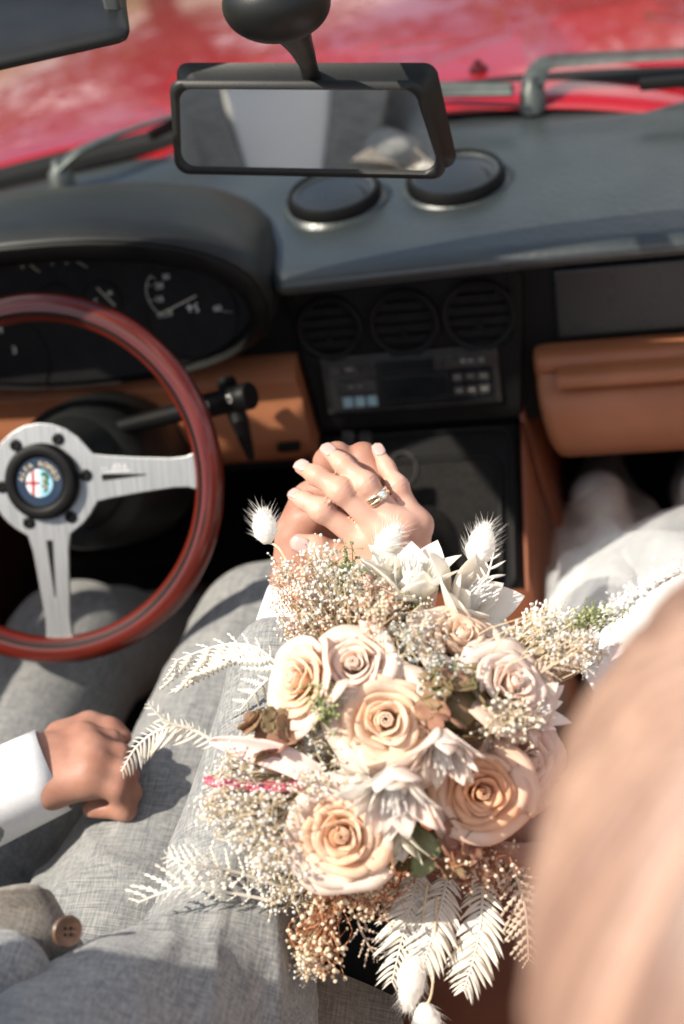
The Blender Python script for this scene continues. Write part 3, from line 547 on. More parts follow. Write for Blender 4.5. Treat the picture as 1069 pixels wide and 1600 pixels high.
# ================================================================== people: soft-blended solids turned into one skin
def smin(a, b, k):
    h = np.maximum(k-np.abs(a-b), 0)/k; return np.minimum(a, b)-h*h*k*.25
def field_prim(pr, X):
    if pr[0] == 'c':
        _, a, b, ra, rb = pr[:5]; a = np.array(a, np.float32); b = np.array(b, np.float32); d = b-a; L2 = float(d@d)+1e-12
        t = np.clip(((X[0]-a[0])*d[0]+(X[1]-a[1])*d[1]+(X[2]-a[2])*d[2])/L2, 0, 1)
        return np.sqrt((X[0]-a[0]-t*d[0])**2+(X[1]-a[1]-t*d[1])**2+(X[2]-a[2]-t*d[2])**2) - (ra+(rb-ra)*t)
    _, c, r, R = pr[:4]; c = np.array(c, np.float32); R = np.array(R, np.float32)   # ellipsoid, rows of R are its axes
    q = [((X[0]-c[0])*R[i][0]+(X[1]-c[1])*R[i][1]+(X[2]-c[2])*R[i][2]) for i in range(3)]
    k0 = np.sqrt(sum((q[i]/r[i])**2 for i in range(3)))+1e-9; k1 = np.sqrt(sum((q[i]/r[i]**2)**2 for i in range(3)))+1e-9
    return k0*(k0-1)/k1
def bounds(pr):
    if pr[0] == 'c':
        a, b = np.array(pr[1]), np.array(pr[2]); r = max(pr[3], pr[4]); return np.minimum(a, b)-r, np.maximum(a, b)+r
    r = max(pr[2]); return np.array(pr[1])-r, np.array(pr[1])+r
def solid(groups, h, kin, kout, cuts=()):
    allp = [p for g_ in groups for p in g_]; lo = np.min([bounds(p)[0] for p in allp], 0)-4*h; hi = np.max([bounds(p)[1] for p in allp], 0)+4*h
    n = np.ceil((hi-lo)/h).astype(int)+1
    ax = [(lo[i]+h*np.arange(n[i])).astype(np.float32) for i in range(3)]
    big = np.float32(.5); F = None; G = np.full(n, big, np.float32)
    def put(A, pr, k, mode='u'):
        l, u = bounds(pr); m = 2*k+3*h; i0 = np.maximum(((l-m-lo)/h).astype(int), 0); i1 = np.minimum(((u+m-lo)/h).astype(int)+2, n)
        sl = tuple(slice(i0[i], i1[i]) for i in range(3)); X = np.meshgrid(*[ax[i][sl[i]] for i in range(3)], indexing='ij', sparse=True)
        f_ = field_prim(pr, X)
        A[sl] = smin(A[sl], f_, k) if mode == 'u' else -smin(-A[sl], f_, k)
    for gi, g_ in enumerate(groups):
        if gi == 0:
            F = np.full(n, big, np.float32)
            for pr in g_: put(F, pr, pr[5] if pr[0] == 'c' and len(pr) > 5 else kin)
        else:
            T = np.full(n, big, np.float32)
            for pr in g_: put(T, pr, kin)
            np.minimum(G, T, out=G)
    F = smin(F, G, kout) if len(groups) > 1 else F
    for pr in cuts: put(F, pr, .003, 'd')
    return surfnets(F, lo, h)
def surfnets(F, o, h):
    s = F < 0; n = np.array(F.shape); cn = n-1; ids = []; pts = []; quads = []
    for a in range(3):
        s0 = [slice(None)]*3; s1 = [slice(None)]*3; s0[a] = slice(0, -1); s1[a] = slice(1, None)
        I = np.stack(np.nonzero(s[tuple(s0)] != s[tuple(s1)]), 1); J = I.copy(); J[:, a] += 1
        f0 = F[tuple(I.T)]; f1 = F[tuple(J.T)]; P = I.astype(float); P[:, a] += f0/(f0-f1); b, c = (a+1) % 3, (a+2) % 3
        ok = (I[:, b] > 0) & (I[:, b] < n[b]-1) & (I[:, c] > 0) & (I[:, c] < n[c]-1); I = I[ok]; P = P[ok]; f0 = f0[ok]; q = []
        for db, dc in ((0, 0), (-1, 0), (-1, -1), (0, -1)):
            K = I.copy(); K[:, b] += db; K[:, c] += dc; lin = (K[:, 0]*cn[1]+K[:, 1])*cn[2]+K[:, 2]; ids.append(lin); pts.append(P); q.append(lin)
        q = np.stack(q, 1); fl = f0 > 0; q[fl] = q[fl][:, ::-1]; quads.append(q)
    ids = np.concatenate(ids); pts = np.concatenate(pts); u, inv = np.unique(ids, return_inverse=True); cnt = np.bincount(inv)
    V = np.stack([np.bincount(inv, pts[:, i])/cnt for i in range(3)], 1)*h+o
    return V, np.searchsorted(u, np.concatenate(quads))
def vnormals(V, Q):
    n = np.cross(V[Q[:, 2]]-V[Q[:, 0]], V[Q[:, 3]]-V[Q[:, 1]]); N_ = np.zeros_like(V)
    for i in range(4): np.add.at(N_, Q[:, i], n)
    return N_/(np.linalg.norm(N_, axis=1)[:, None]+1e-12)
def relax(V, Q, it=3, f_=.5):
    E = np.concatenate([Q[:, [0, 1]], Q[:, [1, 2]], Q[:, [2, 3]], Q[:, [3, 0]]]); c = np.bincount(E[:, 0], minlength=len(V))+np.bincount(E[:, 1], minlength=len(V))
    for _ in range(it):
        S = np.zeros_like(V)
        for i in range(3): S[:, i] = np.bincount(E[:, 0], V[E[:, 1], i], len(V))+np.bincount(E[:, 1], V[E[:, 0], i], len(V))
        V = V+(S/c[:, None]-V)*f_
    return V
class WNoise:                                  # cheap smooth noise for folds
    def __init__(s, n, seed, fr):
        r = np.random.RandomState(seed); s.d = r.normal(size=(n, 3))*np.array(fr); s.p = r.uniform(0, 6.28, n)
    def __call__(s, V): return np.sin(V@s.d.T+s.p).mean(1)*math.sqrt(len(s.p))*.8
def mk(name, V, Q, m, parent=None, sub=0):
    me = bpy.data.meshes.new(name); me.from_pydata(V.tolist(), [], Q.tolist()); me.update(); return link(name, me, m, parent, True, 0, 180, sub)
def C(a, b, ra, rb, k=None): return ('c', tuple(a), tuple(b), ra, rb) + ((k,) if k else ())
def EL(c, r, ax=None): return ('e', tuple(c), tuple(r), ax if ax is not None else np.eye(3))
def chain(pts, rad): return [C(pts[i], pts[i+1], rad[i], rad[i+1]) for i in range(len(pts)-1)]
def joinmesh(parts):
    V = []; Q = []; o = 0
    for v, q in parts: V.append(v); Q.append(q+o); o += len(v)
    return np.concatenate(V), np.concatenate(Q)
M['skin_w'] = mat('fair_skin', (.52, .29, .21), .48, spec=.4, col2=(.58, .35, .27), vs=45, sss=.25, sssr=(.006, .0025, .0012), bump=(420, .22, .0005))
M['skin_m'] = mat('tanned_skin', (.31, .148, .102), .5, spec=.35, col2=(.38, .20, .145), vs=45, sss=.22, sssr=(.006, .0022, .0010), bump=(380, .28, .0006))
M['nail'] = mat('pale_pink_nail_varnish', (.47, .31, .275), .22, coat=.5, col2=(.52, .36, .32), vs=60)
M['linen'] = linen('grey_linen_suit', (.135, .147, .153), (.31, .309, .297))
M['shirt'] = mat('white_cotton', (.72, .74, .76), .85, spec=.2, col2=(.78, .79, .80), vs=300, bump=(600, .25, .0004))
M['lining'] = linen('grey_linen_facing', (.13, .115, .10), (.24, .22, .19))
M['horn'] = mat('brown_horn_button', (.075, .040, .024), .35, col2=(.14, .08, .05), vs=120)
M['dress'] = mat('white_dress_satin', (.74, .75, .74), .6, spec=.3, col2=(.80, .80, .79), vs=30, bump=(160, .2, .0006), sheen=.3)
M['tulle'] = tullemat('white_tulle', (.90, .93, .94), .36)
M['tulle2'] = tullemat('white_tulle_fold', (.90, .93, .94), .50)
M['gown_lace'] = mat('ivory_lace', (.78, .76, .71), .8, col2=(.84, .82, .78), vs=400, bump=(200, .8, .003))
def hairmat():
    m, n, l, b = newmat('blonde_hair'); b.inputs['Roughness'].default_value = .45; b.inputs['Specular IOR Level'].default_value = .35
    t = n.new('ShaderNodeTexCoord'); mix = []
    for sx, sy in ((46, 1.2), (150, 2)):
        q = n.new('ShaderNodeMapping'); q.inputs['Scale'].default_value = (sx, sy, 1); l.new(t.outputs['UV'], q.inputs['Vector']); k = n.new('ShaderNodeTexNoise'); k.inputs['Scale'].default_value = 1; k.inputs['Detail'].default_value = 3; l.new(q.outputs['Vector'], k.inputs['Vector']); mix.append(k)
    ad = n.new('ShaderNodeMath'); ad.operation = 'ADD'; l.new(mix[0].outputs['Fac'], ad.inputs[0]); l.new(mix[1].outputs['Fac'], ad.inputs[1])
    r = n.new('ShaderNodeValToRGB'); e = r.color_ramp.elements; hf = n.new('ShaderNodeMath'); hf.operation = 'MULTIPLY'; hf.inputs[1].default_value = .5; l.new(ad.outputs[0], hf.inputs[0])
    e[0].position = .36; e[0].color = (.080, .038, .027, 1); e[1].position = .60; e[1].color = (.38, .242, .180, 1); l.new(hf.outputs[0], r.inputs['Fac']); l.new(r.outputs['Color'], b.inputs['Base Color'])
    u = n.new('ShaderNodeBump'); u.inputs['Strength'].default_value = .5; u.inputs['Distance'].default_value = .003; l.new(ad.outputs[0], u.inputs['Height']); l.new(u.outputs['Normal'], b.inputs['Normal']); return m
M['hair'] = hairmat()
def strand_uv(ob, c):
    me = ob.data; ul = me.uv_layers.new()
    for lp_ in me.loops:
        p = me.vertices[lp_.vertex_index].co; ul.data[lp_.index].uv = (math.atan2(p.x-c.x, -(p.y-c.y))/(2*math.pi)+.5, p.z)
M['hair_m'] = mat('dark_brown_hair', (.03, .018, .011), .5, col2=(.06, .035, .02), vs=60, stretch=(3, 3, 1), bump=(200, .7, .004))
M['shoe'] = mat('white_shoe_leather', (.66, .66, .64), .5, col2=(.72, .72, .70), vs=40)

# ---------------------------------------------------------------- clasped hands (measured finger by finger)
wd = 1.150
def J(pts): return [at(x, y, d) for x, y, d in pts]
# bride's right hand: back of the hand towards us, fingers draped over his
b_idx = J([(570, 848, 1.142), (503, 797, 1.138), (478, 783, 1.144), (459, 774, 1.150)])
b_mid = J([(602, 834, 1.134), (533, 767, 1.129), (495, 743, 1.137), (470, 730, 1.146)])
b_rin = J([(629, 823, 1.134), (572, 757, 1.129), (535, 724, 1.138), (511, 704, 1.147)])
b_pin = J([(654, 820, 1.142), (621, 760, 1.141), (604, 730, 1.150), (590, 703, 1.158)])
b_thm = J([(560, 885, 1.165), (525, 868, 1.158), (495, 856, 1.152), (468, 848, 1.152)])
b_wr = at(612, 925, 1.150); b_wr2 = at(640, 915, 1.158)
b_f0 = at(618, 985, 1.140)
palm = [C(b_wr, b_idx[0], .0165, .0115, .012), C(b_wr, b_mid[0], .0165, .0118, .012), C(b_wr2, b_rin[0], .0160, .0112, .012), C(b_wr2, b_pin[0], .0150, .0105, .012),
        C(b_idx[0], b_mid[0], .0105, .0110, .008), C(b_mid[0], b_rin[0], .0110, .0105, .008), C(b_rin[0], b_pin[0], .0105, .010, .008), C(b_wr, b_thm[0], .016, .013, .014),
        C(b_thm[0], lerp(b_idx[0], b_wr, .3), .013, .012, .014), C(lerp(b_wr, b_mid[0], .4), lerp(b_wr2, b_pin[0], .4), .015, .014, .012)]
dors = [EL(p+Vector(FW)*-.0025, (.0078, .0078, .0078)) for p in (b_idx[0], b_mid[0], b_rin[0], b_pin[0])]
fingers = [chain(b_idx, (.0100, .0086, .0072, .0056)), chain(b_mid, (.0102, .0090, .0076, .0058)), chain(b_rin, (.0098, .0085, .0073, .0056)), chain(b_pin, (.0090, .0075, .0064, .0050)), chain(b_thm, (.0135, .0112, .0098, .0076))]
# swell each middle joint a little, as real knuckles do
for f_, j in ((0, b_idx), (1, b_mid), (2, b_rin), (3, b_pin)): fingers[f_].append(EL(j[1]-Vector(FW)*.001, (.0090, .0090, .0090) if f_ < 3 else (.0078,)*3))
bel = Vector((.245, -.68, .62)); bsh = Vector((.20, -.90, .88))
fore = [C(b_wr, b_f0, .0215, .024, .016), C(b_wr2, b_f0, .0205, .024, .016), C(b_f0, lerp(b_f0, bel, .5), .024, .034, .02), C(lerp(b_f0, bel, .5), bel, .034, .037, .02), C(bel, bsh, .037, .043, .02)]
V1, Q1 = solid([palm+dors+fore]+fingers, .0019, .006, .0075); V1 = relax(V1, Q1, 3, .5)
def crease(V, Q, joints, amp, half=.0035):
    N_ = vnormals(V, Q)
    for p, d_, r_ in joints:
        p = np.array(p); d_ = np.array(d_); x = V-p; s_ = x@d_; rr = np.linalg.norm(x-np.outer(s_, d_), axis=1); m_ = (rr < r_*1.6) & (N_@(-FW) > -.1)
        wv = np.exp(-(s_/half)**2)*np.cos(s_*2200)*m_; V = V - N_*(amp*wv)[:, None]
    return V
V1 = crease(V1, Q1, [(j[1], (j[2]-j[0]).normalized(), .0105) for j in (b_idx, b_mid, b_rin, b_pin)], .0005)
V1 = crease(V1, Q1, [(j[2], (j[3]-j[1]).normalized(), .009) for j in (b_idx, b_mid, b_rin, b_pin)], .0004, .0025)
def nail(parent, tip, prev, nrm, ln, wd_, m='nail', sh=.0):
    d_ = (tip-prev).normalized(); n_ = (nrm-d_*nrm.dot(d_)).normalized(); s_ = n_.cross(d_); mb = MB(); rows = []
    for i in range(11):
        u = -1+2*i/10; row = []
        for j in range(9):
            v = -1+2*j/8; hw = wd_*math.sqrt(max(0, 1-(max(0, abs(u)-.35)/.66)**2.2)); row.append(tip + d_*(u*ln+sh) + s_*(v*hw) + n_*(.0024*math.sqrt(max(0, 1-(v*.86)**2)) - .0022*max(0, u)**2 - .0006*u*u))
        rows.append(row)
    mb.grid(rows); return mb.build('fingernail', m, parent, ang=180, solid=.0009)
# ---------------------------------------------------------------- bride
bride = thing('person', 'person in a white tulle dress with blonde hair, seated on the right, seen from behind', 'person', (.33, -.85, .40))
bp_ = Vector((.36, -.86, .48)); bch = Vector((.325, -.93, .80)); bnk = Vector((.293, -.965, .985)); bhd = Vector((.288, -.95, 1.10))
torso = [C(bp_, bch, .14, .115), C(bp_+Vector((.08, 0, 0)), bp_-Vector((.08, 0, 0)), .12, .12), C(bch+Vector((.09, 0, .05)), bch+Vector((-.09, 0, .05)), .075, .075), C(bch, bnk, .06, .05), C(bnk, bhd, .048, .05),
         EL(bhd+Vector((0, 0, .02)), (.072, .088, .100)), EL(bhd+Vector((0, .055, -.035)), (.05, .045, .055)), C(bhd+Vector((0, .088, .02)), bhd+Vector((0, .104, -.012)), .008, .011), C(bhd+Vector((-.016, .085, -.042)), bhd+Vector((.016, .085, -.042)), .008, .008),
         EL(bhd+Vector((.072, .0, .0)), (.010, .018, .028)), EL(bhd+Vector((-.072, .0, .0)), (.010, .018, .028)),
         C(bsh, bch+Vector((-.08, .01, .08)), .045, .06), C((.49, -.90, .90), bch+Vector((.08, .01, .08)), .045, .06)]
blk = [Vector((.30, -.24, .50)), Vector((.44, -.22, .51))]
legs = []
for kx, fx in ((blk[0], Vector((.20, .18, .27))), (blk[1], Vector((.33, .20, .27)))):
    hp = bp_+Vector((math.copysign(.08, kx.x-.37), .05, 0)); legs += [C(hp, kx, .085, .06), C(kx, fx, .055, .035), C(fx, fx+Vector((0, .09, -.03)), .03, .022)]
lel = Vector((.52, -.70, .66)); lwr = Vector((.22, -.60, .665)); grip = Vector((.135, -.585, .675))
larm = [C((.49, -.90, .90), lel, .044, .036), C(lel, lwr, .036, .022)]
lh = [C(lwr, grip+Vector((.035, -.01, .0)), .021, .022)]
V2, Q2 = solid([torso+legs+larm], .008, .02, .02); V2 = relax(V2, Q2, 2)
lf = []
for k in range(4):
    b0 = grip+Vector((.038, .012, .028-.019*k)); lf.append(chain([b0, b0+Vector((-.026, .022, 0)), b0+Vector((-.05, .008, -.001)), b0+Vector((-.052, -.016, -.002))], (.0098, .009, .008, .0068)))
lf.append(chain([grip+Vector((.042, -.022, .02)), grip+Vector((.015, -.032, .03)), grip+Vector((-.008, -.028, .034))], (.012, .0105, .008)))
V3, Q3 = solid([lh+[C(grip+Vector((.04, .0, .03)), grip+Vector((.04, .0, -.032)), .015, .014)]]+lf, .003, .008, .008); V3 = relax(V3, Q3, 1)
bb = mk('body', *joinmesh([(V1, Q1), (V2, Q2), (V3, Q3)]), 'skin_w', bride)
nrm_h = -Vector(FW)
for j, ln, w_ in ((b_idx, .0062, .0048), (b_mid, .0070, .0054), (b_rin, .0072, .0054), (b_pin, .0066, .0046)):
    d_ = (j[3]-j[2]).normalized(); n_ = (nrm_h+Vector(UP)*.5 - d_*(nrm_h+Vector(UP)*.5).dot(d_)).normalized(); nail(bb, j[3]+n_*.0034-d_*.0020, j[2]+n_*.0048, n_, ln*1.08, w_)
d_ = (b_thm[3]-b_thm[2]).normalized(); n_ = (nrm_h*.7-Vector(UP)*.1); n_ = (n_-d_*n_.dot(d_)).normalized(); nail(bb, b_thm[3]+n_*.0062-d_*.001, b_thm[2]+n_*.0075, n_, .0085, .0062)
# ring on the ring finger: a thing of its own
M['ringgold'] = mat('white_gold', (.86, .74, .52), .16, 1, col2=(.90, .80, .62), vs=60)
M['diamond'] = mat('diamond', (.88, .92, .93), .05, .6, coat=1, col2=(.7, .8, .82), vs=500)
rc = lerp(b_rin[0], b_rin[1], .70); rd = (b_rin[1]-b_rin[0]).normalized()
rg = thing('finger_ring', 'gold ring with a clear round stone on the upper hand', 'ring', rc)
def torus(mb, c, ax, R, r, flat=1.0, n=48, k=10, a0=None):
    ax = Vector(ax).normalized(); a = ax.orthogonal().normalized(); b_ = ax.cross(a)
    mb.grid([[c + (a*math.cos(2*math.pi*i/n)+b_*math.sin(2*math.pi*i/n))*(R+r*math.cos(2*math.pi*j/k)) + ax*(r*flat*math.sin(2*math.pi*j/k)) for j in range(k)] for i in range(n)], True, True)
mb = MB(); torus(mb, rc-rd*.0018, rd, .0101, .0011, 1.6); mb.build('band', 'ringgold', rg)
mb = MB(); torus(mb, rc+rd*.0022, (rd+Vector(RT)*.12), .0102, .0011, 1.6); mb.build('band', 'ringgold', rg)
sn_ = (nrm_h+Vector(RT)*.55); sn_ = (sn_-rd*sn_.dot(rd)).normalized(); sc_ = rc+sn_*.0105
mb = MB(); torus(mb, sc_+sn_*.0010, sn_, .0032, .0008); mb.lathe([(.0030, -.002), (.0034, .001)], sc_, sn_, 20); mb.build('setting', 'ringgold', rg)
mb = MB(); mb.lathe([(.0029, .0006), (.0027, .0016), (.0016, .0024), (.0003, .0025)], sc_, sn_, 8); mb.build('stone', 'diamond', rg, smooth=False)
# hair: cap and long locks falling behind the shoulders
hr = [EL(bhd+Vector((0, -.012, .030)), (.086, .100, .104)), C(bhd+Vector((-.02, -.06, .02)), bhd+Vector((-.018, -.085, -.26)), .078, .075), C(bhd+Vector((.03, -.06, .02)), bhd+Vector((.04, -.085, -.26)), .078, .07), C(bhd+Vector((-.065, .01, -.0)), bhd+Vector((-.078, -.05, -.25)), .028, .028), C(bhd+Vector((.065, .01, -.0)), bhd+Vector((.08, -.05, -.25)), .028, .028)]
Vh, Qh = solid([hr], .006, .03, .03); Nh = vnormals(Vh, Qh); th = np.arctan2(Vh[:, 1]-bhd.y, Vh[:, 0]-bhd.x); Vh = Vh+Nh*((np.sin(th*31+Vh[:, 2]*9)+np.sin(th*53-Vh[:, 2]*14))*.0018)[:, None]
hairo = mk('hair', Vh, Qh, 'hair', bride); strand_uv(hairo, bhd+Vector((0, -.01, 0)))
rs = np.random.RandomState(3); mb = MB()
for k in range(150):
    a = rs.uniform(0, 2*math.pi); r0 = rs.uniform(.1, .95); p0 = bhd+Vector((.080*r0*math.cos(a), -.012+.092*r0*math.sin(a), .030+.100*math.sqrt(1-r0*r0)+.001))
    dr = Vector((math.cos(a), math.sin(a)*.9, 0)); p1 = bhd+Vector((.088*math.cos(a), -.012+.100*math.sin(a), .03))+dr*rs.uniform(-.002, .006)
    if math.sin(a) > .35: continue
    p2 = p1+Vector((dr.x*.01-.0, -.05+dr.y*.0, -.15)); p3 = p2+Vector((rs.uniform(-.02, .02), -.02, -.14)); mb.tube(smooth_path([p0, lerp(p0, p1, .55)+Vector((0, 0, .018))*(1-r0)+dr*.006, p1, p2, p3], 5), [.0026]*10+[.0022]*11, 5, flat=.6)
hl2 = mb.build('hair_lock', 'hair', hairo); strand_uv(hl2, bhd+Vector((0, -.01, 0)))
# dress: bodice and skirt, lace hem, tulle folds
sk = [C(bp_, bch+Vector((0, 0, .02)), .155, .128), C(bp_+Vector((.09, .04, 0)), blk[1]+Vector((.03, 0, 0)), .12, .085), C(bp_+Vector((-.07, .04, 0)), blk[0]+Vector((-.02, -.02, 0)), .12, .085), C(blk[0]+Vector((-.02, -.02, 0)), blk[1], .085, .085), C(lerp(bp_, blk[0], .5), lerp(bp_, blk[1], .5), .11, .11), C(blk[0]+Vector((0, 0, 0)), Vector((.24, .02, .30)), .07, .08), C(blk[1], Vector((.40, .02, .30)), .07, .08)]
Vd, Qd = solid([sk], .008, .04, .04); Nd = vnormals(Vd, Qd); wn = WNoise(14, 5, (26, 9, 12)); Vd = Vd+Nd*(wn(Vd)*.004)[:, None]; Vd = relax(Vd, Qd, 1)
mk('dress', Vd, Qd, 'dress', bride)
def sheet(name, m, corner, nu, nv, fold, seed, parent=bride, solid=0):
    """soft sheet over four guide curves: corner = rows of 3D points (coarse), folded by travelling ripples"""
    rs = np.random.RandomState(seed); rows = [smooth_path(r_, nv) for r_ in corner]; cols = list(zip(*rows)); G_ = [smooth_path(list(c_), nu) for c_ in cols]; P = np.array([[tuple(p) for p in c_] for c_ in G_])
    ph = rs.uniform(0, 6.28, 6); fr = rs.uniform(1.2, 5, 6); U_, V_ = np.meshgrid(np.linspace(0, 1, P.shape[0]), np.linspace(0, 1, P.shape[1]), indexing='ij')
    dz = sum((1-2*np.abs(np.sin(fr[i]*U_*3.14/2+ph[i]+V_*(2.5*math.sin(i*2.1)))))*(1/(1+i*.35)) for i in range(6))
    P[:, :, 2] += fold*dz; P[:, :, 0] += fold*.4*np.roll(dz, 3, 0); mb = MB(); mb.grid([[tuple(p) for p in r_] for r_ in P]); return mb.build(name, m, parent, ang=180, solid=solid)
A_ = lambda x, y, z: onax(2, x, y, z)
sheet('tulle_layer', 'tulle', [[A_(855, 960, .56), A_(900, 870, .60), A_(985, 815, .62), A_(1090, 815, .63), A_(1300, 830, .62)], [A_(880, 990, .60), A_(930, 930, .64), A_(1000, 880, .66), A_(1090, 860, .67), A_(1300, 860, .66)], [A_(930, 1060, .62), A_(980, 1010, .66), A_(1040, 970, .67), A_(1120, 950, .68), A_(1300, 950, .67)]], 12, 10, .010, 2)
sheet('tulle_layer', 'tulle2', [[A_(862, 905, .52), A_(890, 845, .55), A_(1000, 800, .58), A_(1110, 790, .60), A_(1300, 790, .6)], [A_(870, 960, .55), A_(920, 910, .60), A_(1000, 850, .63), A_(1100, 830, .64), A_(1300, 820, .64)], [A_(880, 1010, .56), A_(960, 990, .63), A_(1030, 930, .65), A_(1110, 900, .66), A_(1300, 900, .66)]], 12, 10, .008, 9)
sheet('tulle_layer', 'tulle', [[A_(870, 800, .42), A_(900, 735, .42), A_(960, 690, .42), A_(1010, 760, .44), A_(1040, 800, .48)], [A_(862, 860, .46), A_(900, 810, .50), A_(960, 780, .52), A_(1010, 810, .52), A_(1060, 830, .54)], [A_(850, 960, .48), A_(900, 900, .56), A_(960, 850, .58), A_(1020, 840, .59), A_(1080, 850, .60)]], 10, 10, .006, 4)
sheet('tulle_layer', 'tulle', [[A_(845, 900, .46), A_(850, 850, .48), A_(880, 820, .50), A_(930, 800, .52)], [A_(850, 960, .50), A_(870, 900, .54), A_(910, 860, .57), A_(970, 830, .58)], [A_(880, 1010, .52), A_(900, 960, .57), A_(950, 910, .60), A_(1000, 870, .61)]], 10, 10, .009, 14)
# lace edge of the overskirt
mb = MB(); rs = np.random.RandomState(8); P3 = smooth_path([A_(890, 1000, .665), A_(950, 955, .69), A_(1010, 915, .70), A_(1080, 888, .705), A_(1250, 860, .70)], 14)
for p in P3:
    for k in range(12): q_ = Vector(p)+Vector(rs.normal(0, .005, 3)); mb.lathe([(.0004, -.0004), (.0017, 0), (.0004, .0004)], q_, rs.normal(0, 1, 3), 6)
for a, b_ in zip(P3, P3[1:]): mb.tube([a, b_], .003, 5)
mb.build('lace_edge', 'gown_lace', bride)
sheet('overskirt', 'dress', [[p for p in (A_(892, 1003, .660), A_(952, 958, .685), A_(1012, 918, .695), A_(1082, 891, .70), A_(1252, 863, .695))], [A_(930, 1080, .675), A_(990, 1020, .70), A_(1050, 985, .715), A_(1120, 960, .72), A_(1300, 930, .71)], [A_(1000, 1200, .66), A_(1060, 1120, .69), A_(1110, 1080, .705), A_(1180, 1060, .71), A_(1340, 1040, .70)]], 10, 8, .003, 21)
for fx, k in ((Vector((.195, .28, .36)), 0), (Vector((.325, .27, .37)), 1)):
    Vs, Qs = solid([[C(fx+Vector((0, -.10, .03)), fx+Vector((0, .04, -.03)), .036, .032), C(fx+Vector((0, -.10, .03)), fx+Vector((0, -.13, .09)), .036, .034), C(fx+Vector((0, .02, -.03)), fx+Vector((0, .12, -.06)), .034, .026)]], .004, .02, .02); mk('shoe', Vs, Qs, 'shoe', bride)
# ---------------------------------------------------------------- groom
groom = thing('person', 'person in a grey linen suit and white shirt, seated behind the steering wheel', 'person', (-.36, -.85, .40))
# right hand, under hers, its fingers coming up between her fingers
m_wr = at(478, 925, 1.185); m_wr2 = at(520, 935, 1.195)
m_k1 = at(485, 805, 1.185); m_k2 = at(520, 775, 1.190); m_k3 = at(556, 765, 1.192); m_k4 = at(590, 775, 1.198)
mpalm = [C(m_wr, m_k1, .021, .0185, .016), C(m_wr, m_k2, .021, .017, .016), C(m_wr2, m_k3, .021, .017, .016), C(m_wr2, m_k4, .020, .016, .016), C(m_k1, m_k2, .0165, .0165, .012), C(m_k2, m_k3, .016, .016, .012), C(m_k3, m_k4, .016, .014, .012),
         C(at(468, 868, 1.178), at(466, 835, 1.182), .019, .017, .016)]
mf = [chain(J([(483, 808, 1.190), (482, 778, 1.180), (500, 765, 1.172), (526, 780, 1.162)]), (.0135, .0118, .0105, .0092)),
      chain(J([(520, 775, 1.190), (514, 722, 1.182), (527, 713, 1.166), (552, 742, 1.158)]), (.0135, .0120, .0110, .0095)),
      chain(J([(556, 765, 1.192), (556, 722, 1.186), (567, 716, 1.168), (588, 750, 1.158)]), (.0140, .0128, .0122, .0100)),
      chain(J([(592, 775, 1.198), (598, 745, 1.196), (606, 752, 1.184), (614, 775, 1.172)]), (.0120, .0105, .0098, .0088)),
      chain(J([(468, 870, 1.178), (463, 838, 1.172), (475, 812, 1.166), (493, 806, 1.160)]), (.0165, .0145, .0128, .0108))]
m_el = at(345, 1560, 1.02); m_sh = Vector((-.205, -.985, .86))
mfore = [C(m_wr, lerp(m_wr, m_el, .35), .027, .032, .02), C(m_wr2, lerp(m_wr, m_el, .35), .026, .032, .02), C(lerp(m_wr, m_el, .35), m_el, .032, .042, .02)]
V1, Q1 = solid([mpalm+mfore]+mf, .0021, .007, .009); V1 = relax(V1, Q1, 3, .5)
# left hand: loose fist resting between the thighs
zl = .650
l_wr = A_(62, 1205, zl); lk = [A_(128, 1154, zl+.010), A_(142, 1172, zl+.013), A_(147, 1194, zl+.011), A_(140, 1216, zl+.004)]
lp = [C(l_wr, k_, .021, .0135, .014) for k_ in lk] + [C(lk[i], lk[i+1], .0130, .0125, .008) for i in range(3)] + [C(A_(80, 1232, zl), lk[3], .018, .014, .014)]
lfi = []
for k, k_ in enumerate(lk):
    e_ = Vector((.022, .004-.003*k, -.006)); lfi.append(chain([k_, k_+e_*.9+Vector((.004, 0, -.003)), k_+e_*1.0+Vector((.004, -.003, -.026)), k_+Vector((-.006, -.006, -.032))], (.0112, .0096, .0088, .0080)))
lfi.append(chain([A_(95, 1150, zl+.004), A_(140, 1133, zl+.0), A_(172, 1140, zl-.006), A_(192, 1152, zl-.012)], (.0145, .0116, .0102, .0085)))
l_el = Vector((-.55, -.62, .62)); l_sh = Vector((-.555, -.93, .925))
V3, Q3 = solid([lp+[C(l_wr, lerp(l_wr, l_el, .5), .028, .034, .02)]]+lfi, .0026, .008, .009); V3 = relax(V3, Q3, 2)
gp_ = Vector((-.36, -.84, .49)); gch = Vector((-.36, -.96, .84)); gnk = Vector((-.375, -.995, 1.035)); ghd = Vector((-.405, -1.015, 1.155))
gt_ = [C(gp_, gch, .14, .14), C(gp_+Vector((.09, 0, 0)), gp_-Vector((.09, 0, 0)), .11, .11), C(gch+Vector((.13, 0, .07)), gch+Vector((-.13, 0, .07)), .075, .075), C(gch, gnk, .07, .058), C(gnk, ghd, .056, .055), EL(ghd+Vector((0, 0, .02)), (.076, .095, .108)), EL(ghd+Vector((0, .06, -.04)), (.052, .048, .060)),
       C(ghd+Vector((0, .092, .02)), ghd+Vector((0, .112, -.014)), .009, .013), C(ghd+Vector((-.018, .092, -.048)), ghd+Vector((.018, .092, -.048)), .008, .008), EL(ghd+Vector((.078, 0, 0)), (.010, .02, .032)), EL(ghd+Vector((-.078, 0, 0)), (.010, .02, .032)), C(m_sh, m_el, .05, .042), C(l_sh, l_el, .05, .042), C(l_el, l_wr, .04, .028), C(m_sh, gch+Vector((.12, 0, .07)), .05, .07), C(l_sh, gch+Vector((-.12, 0, .07)), .05, .07)]
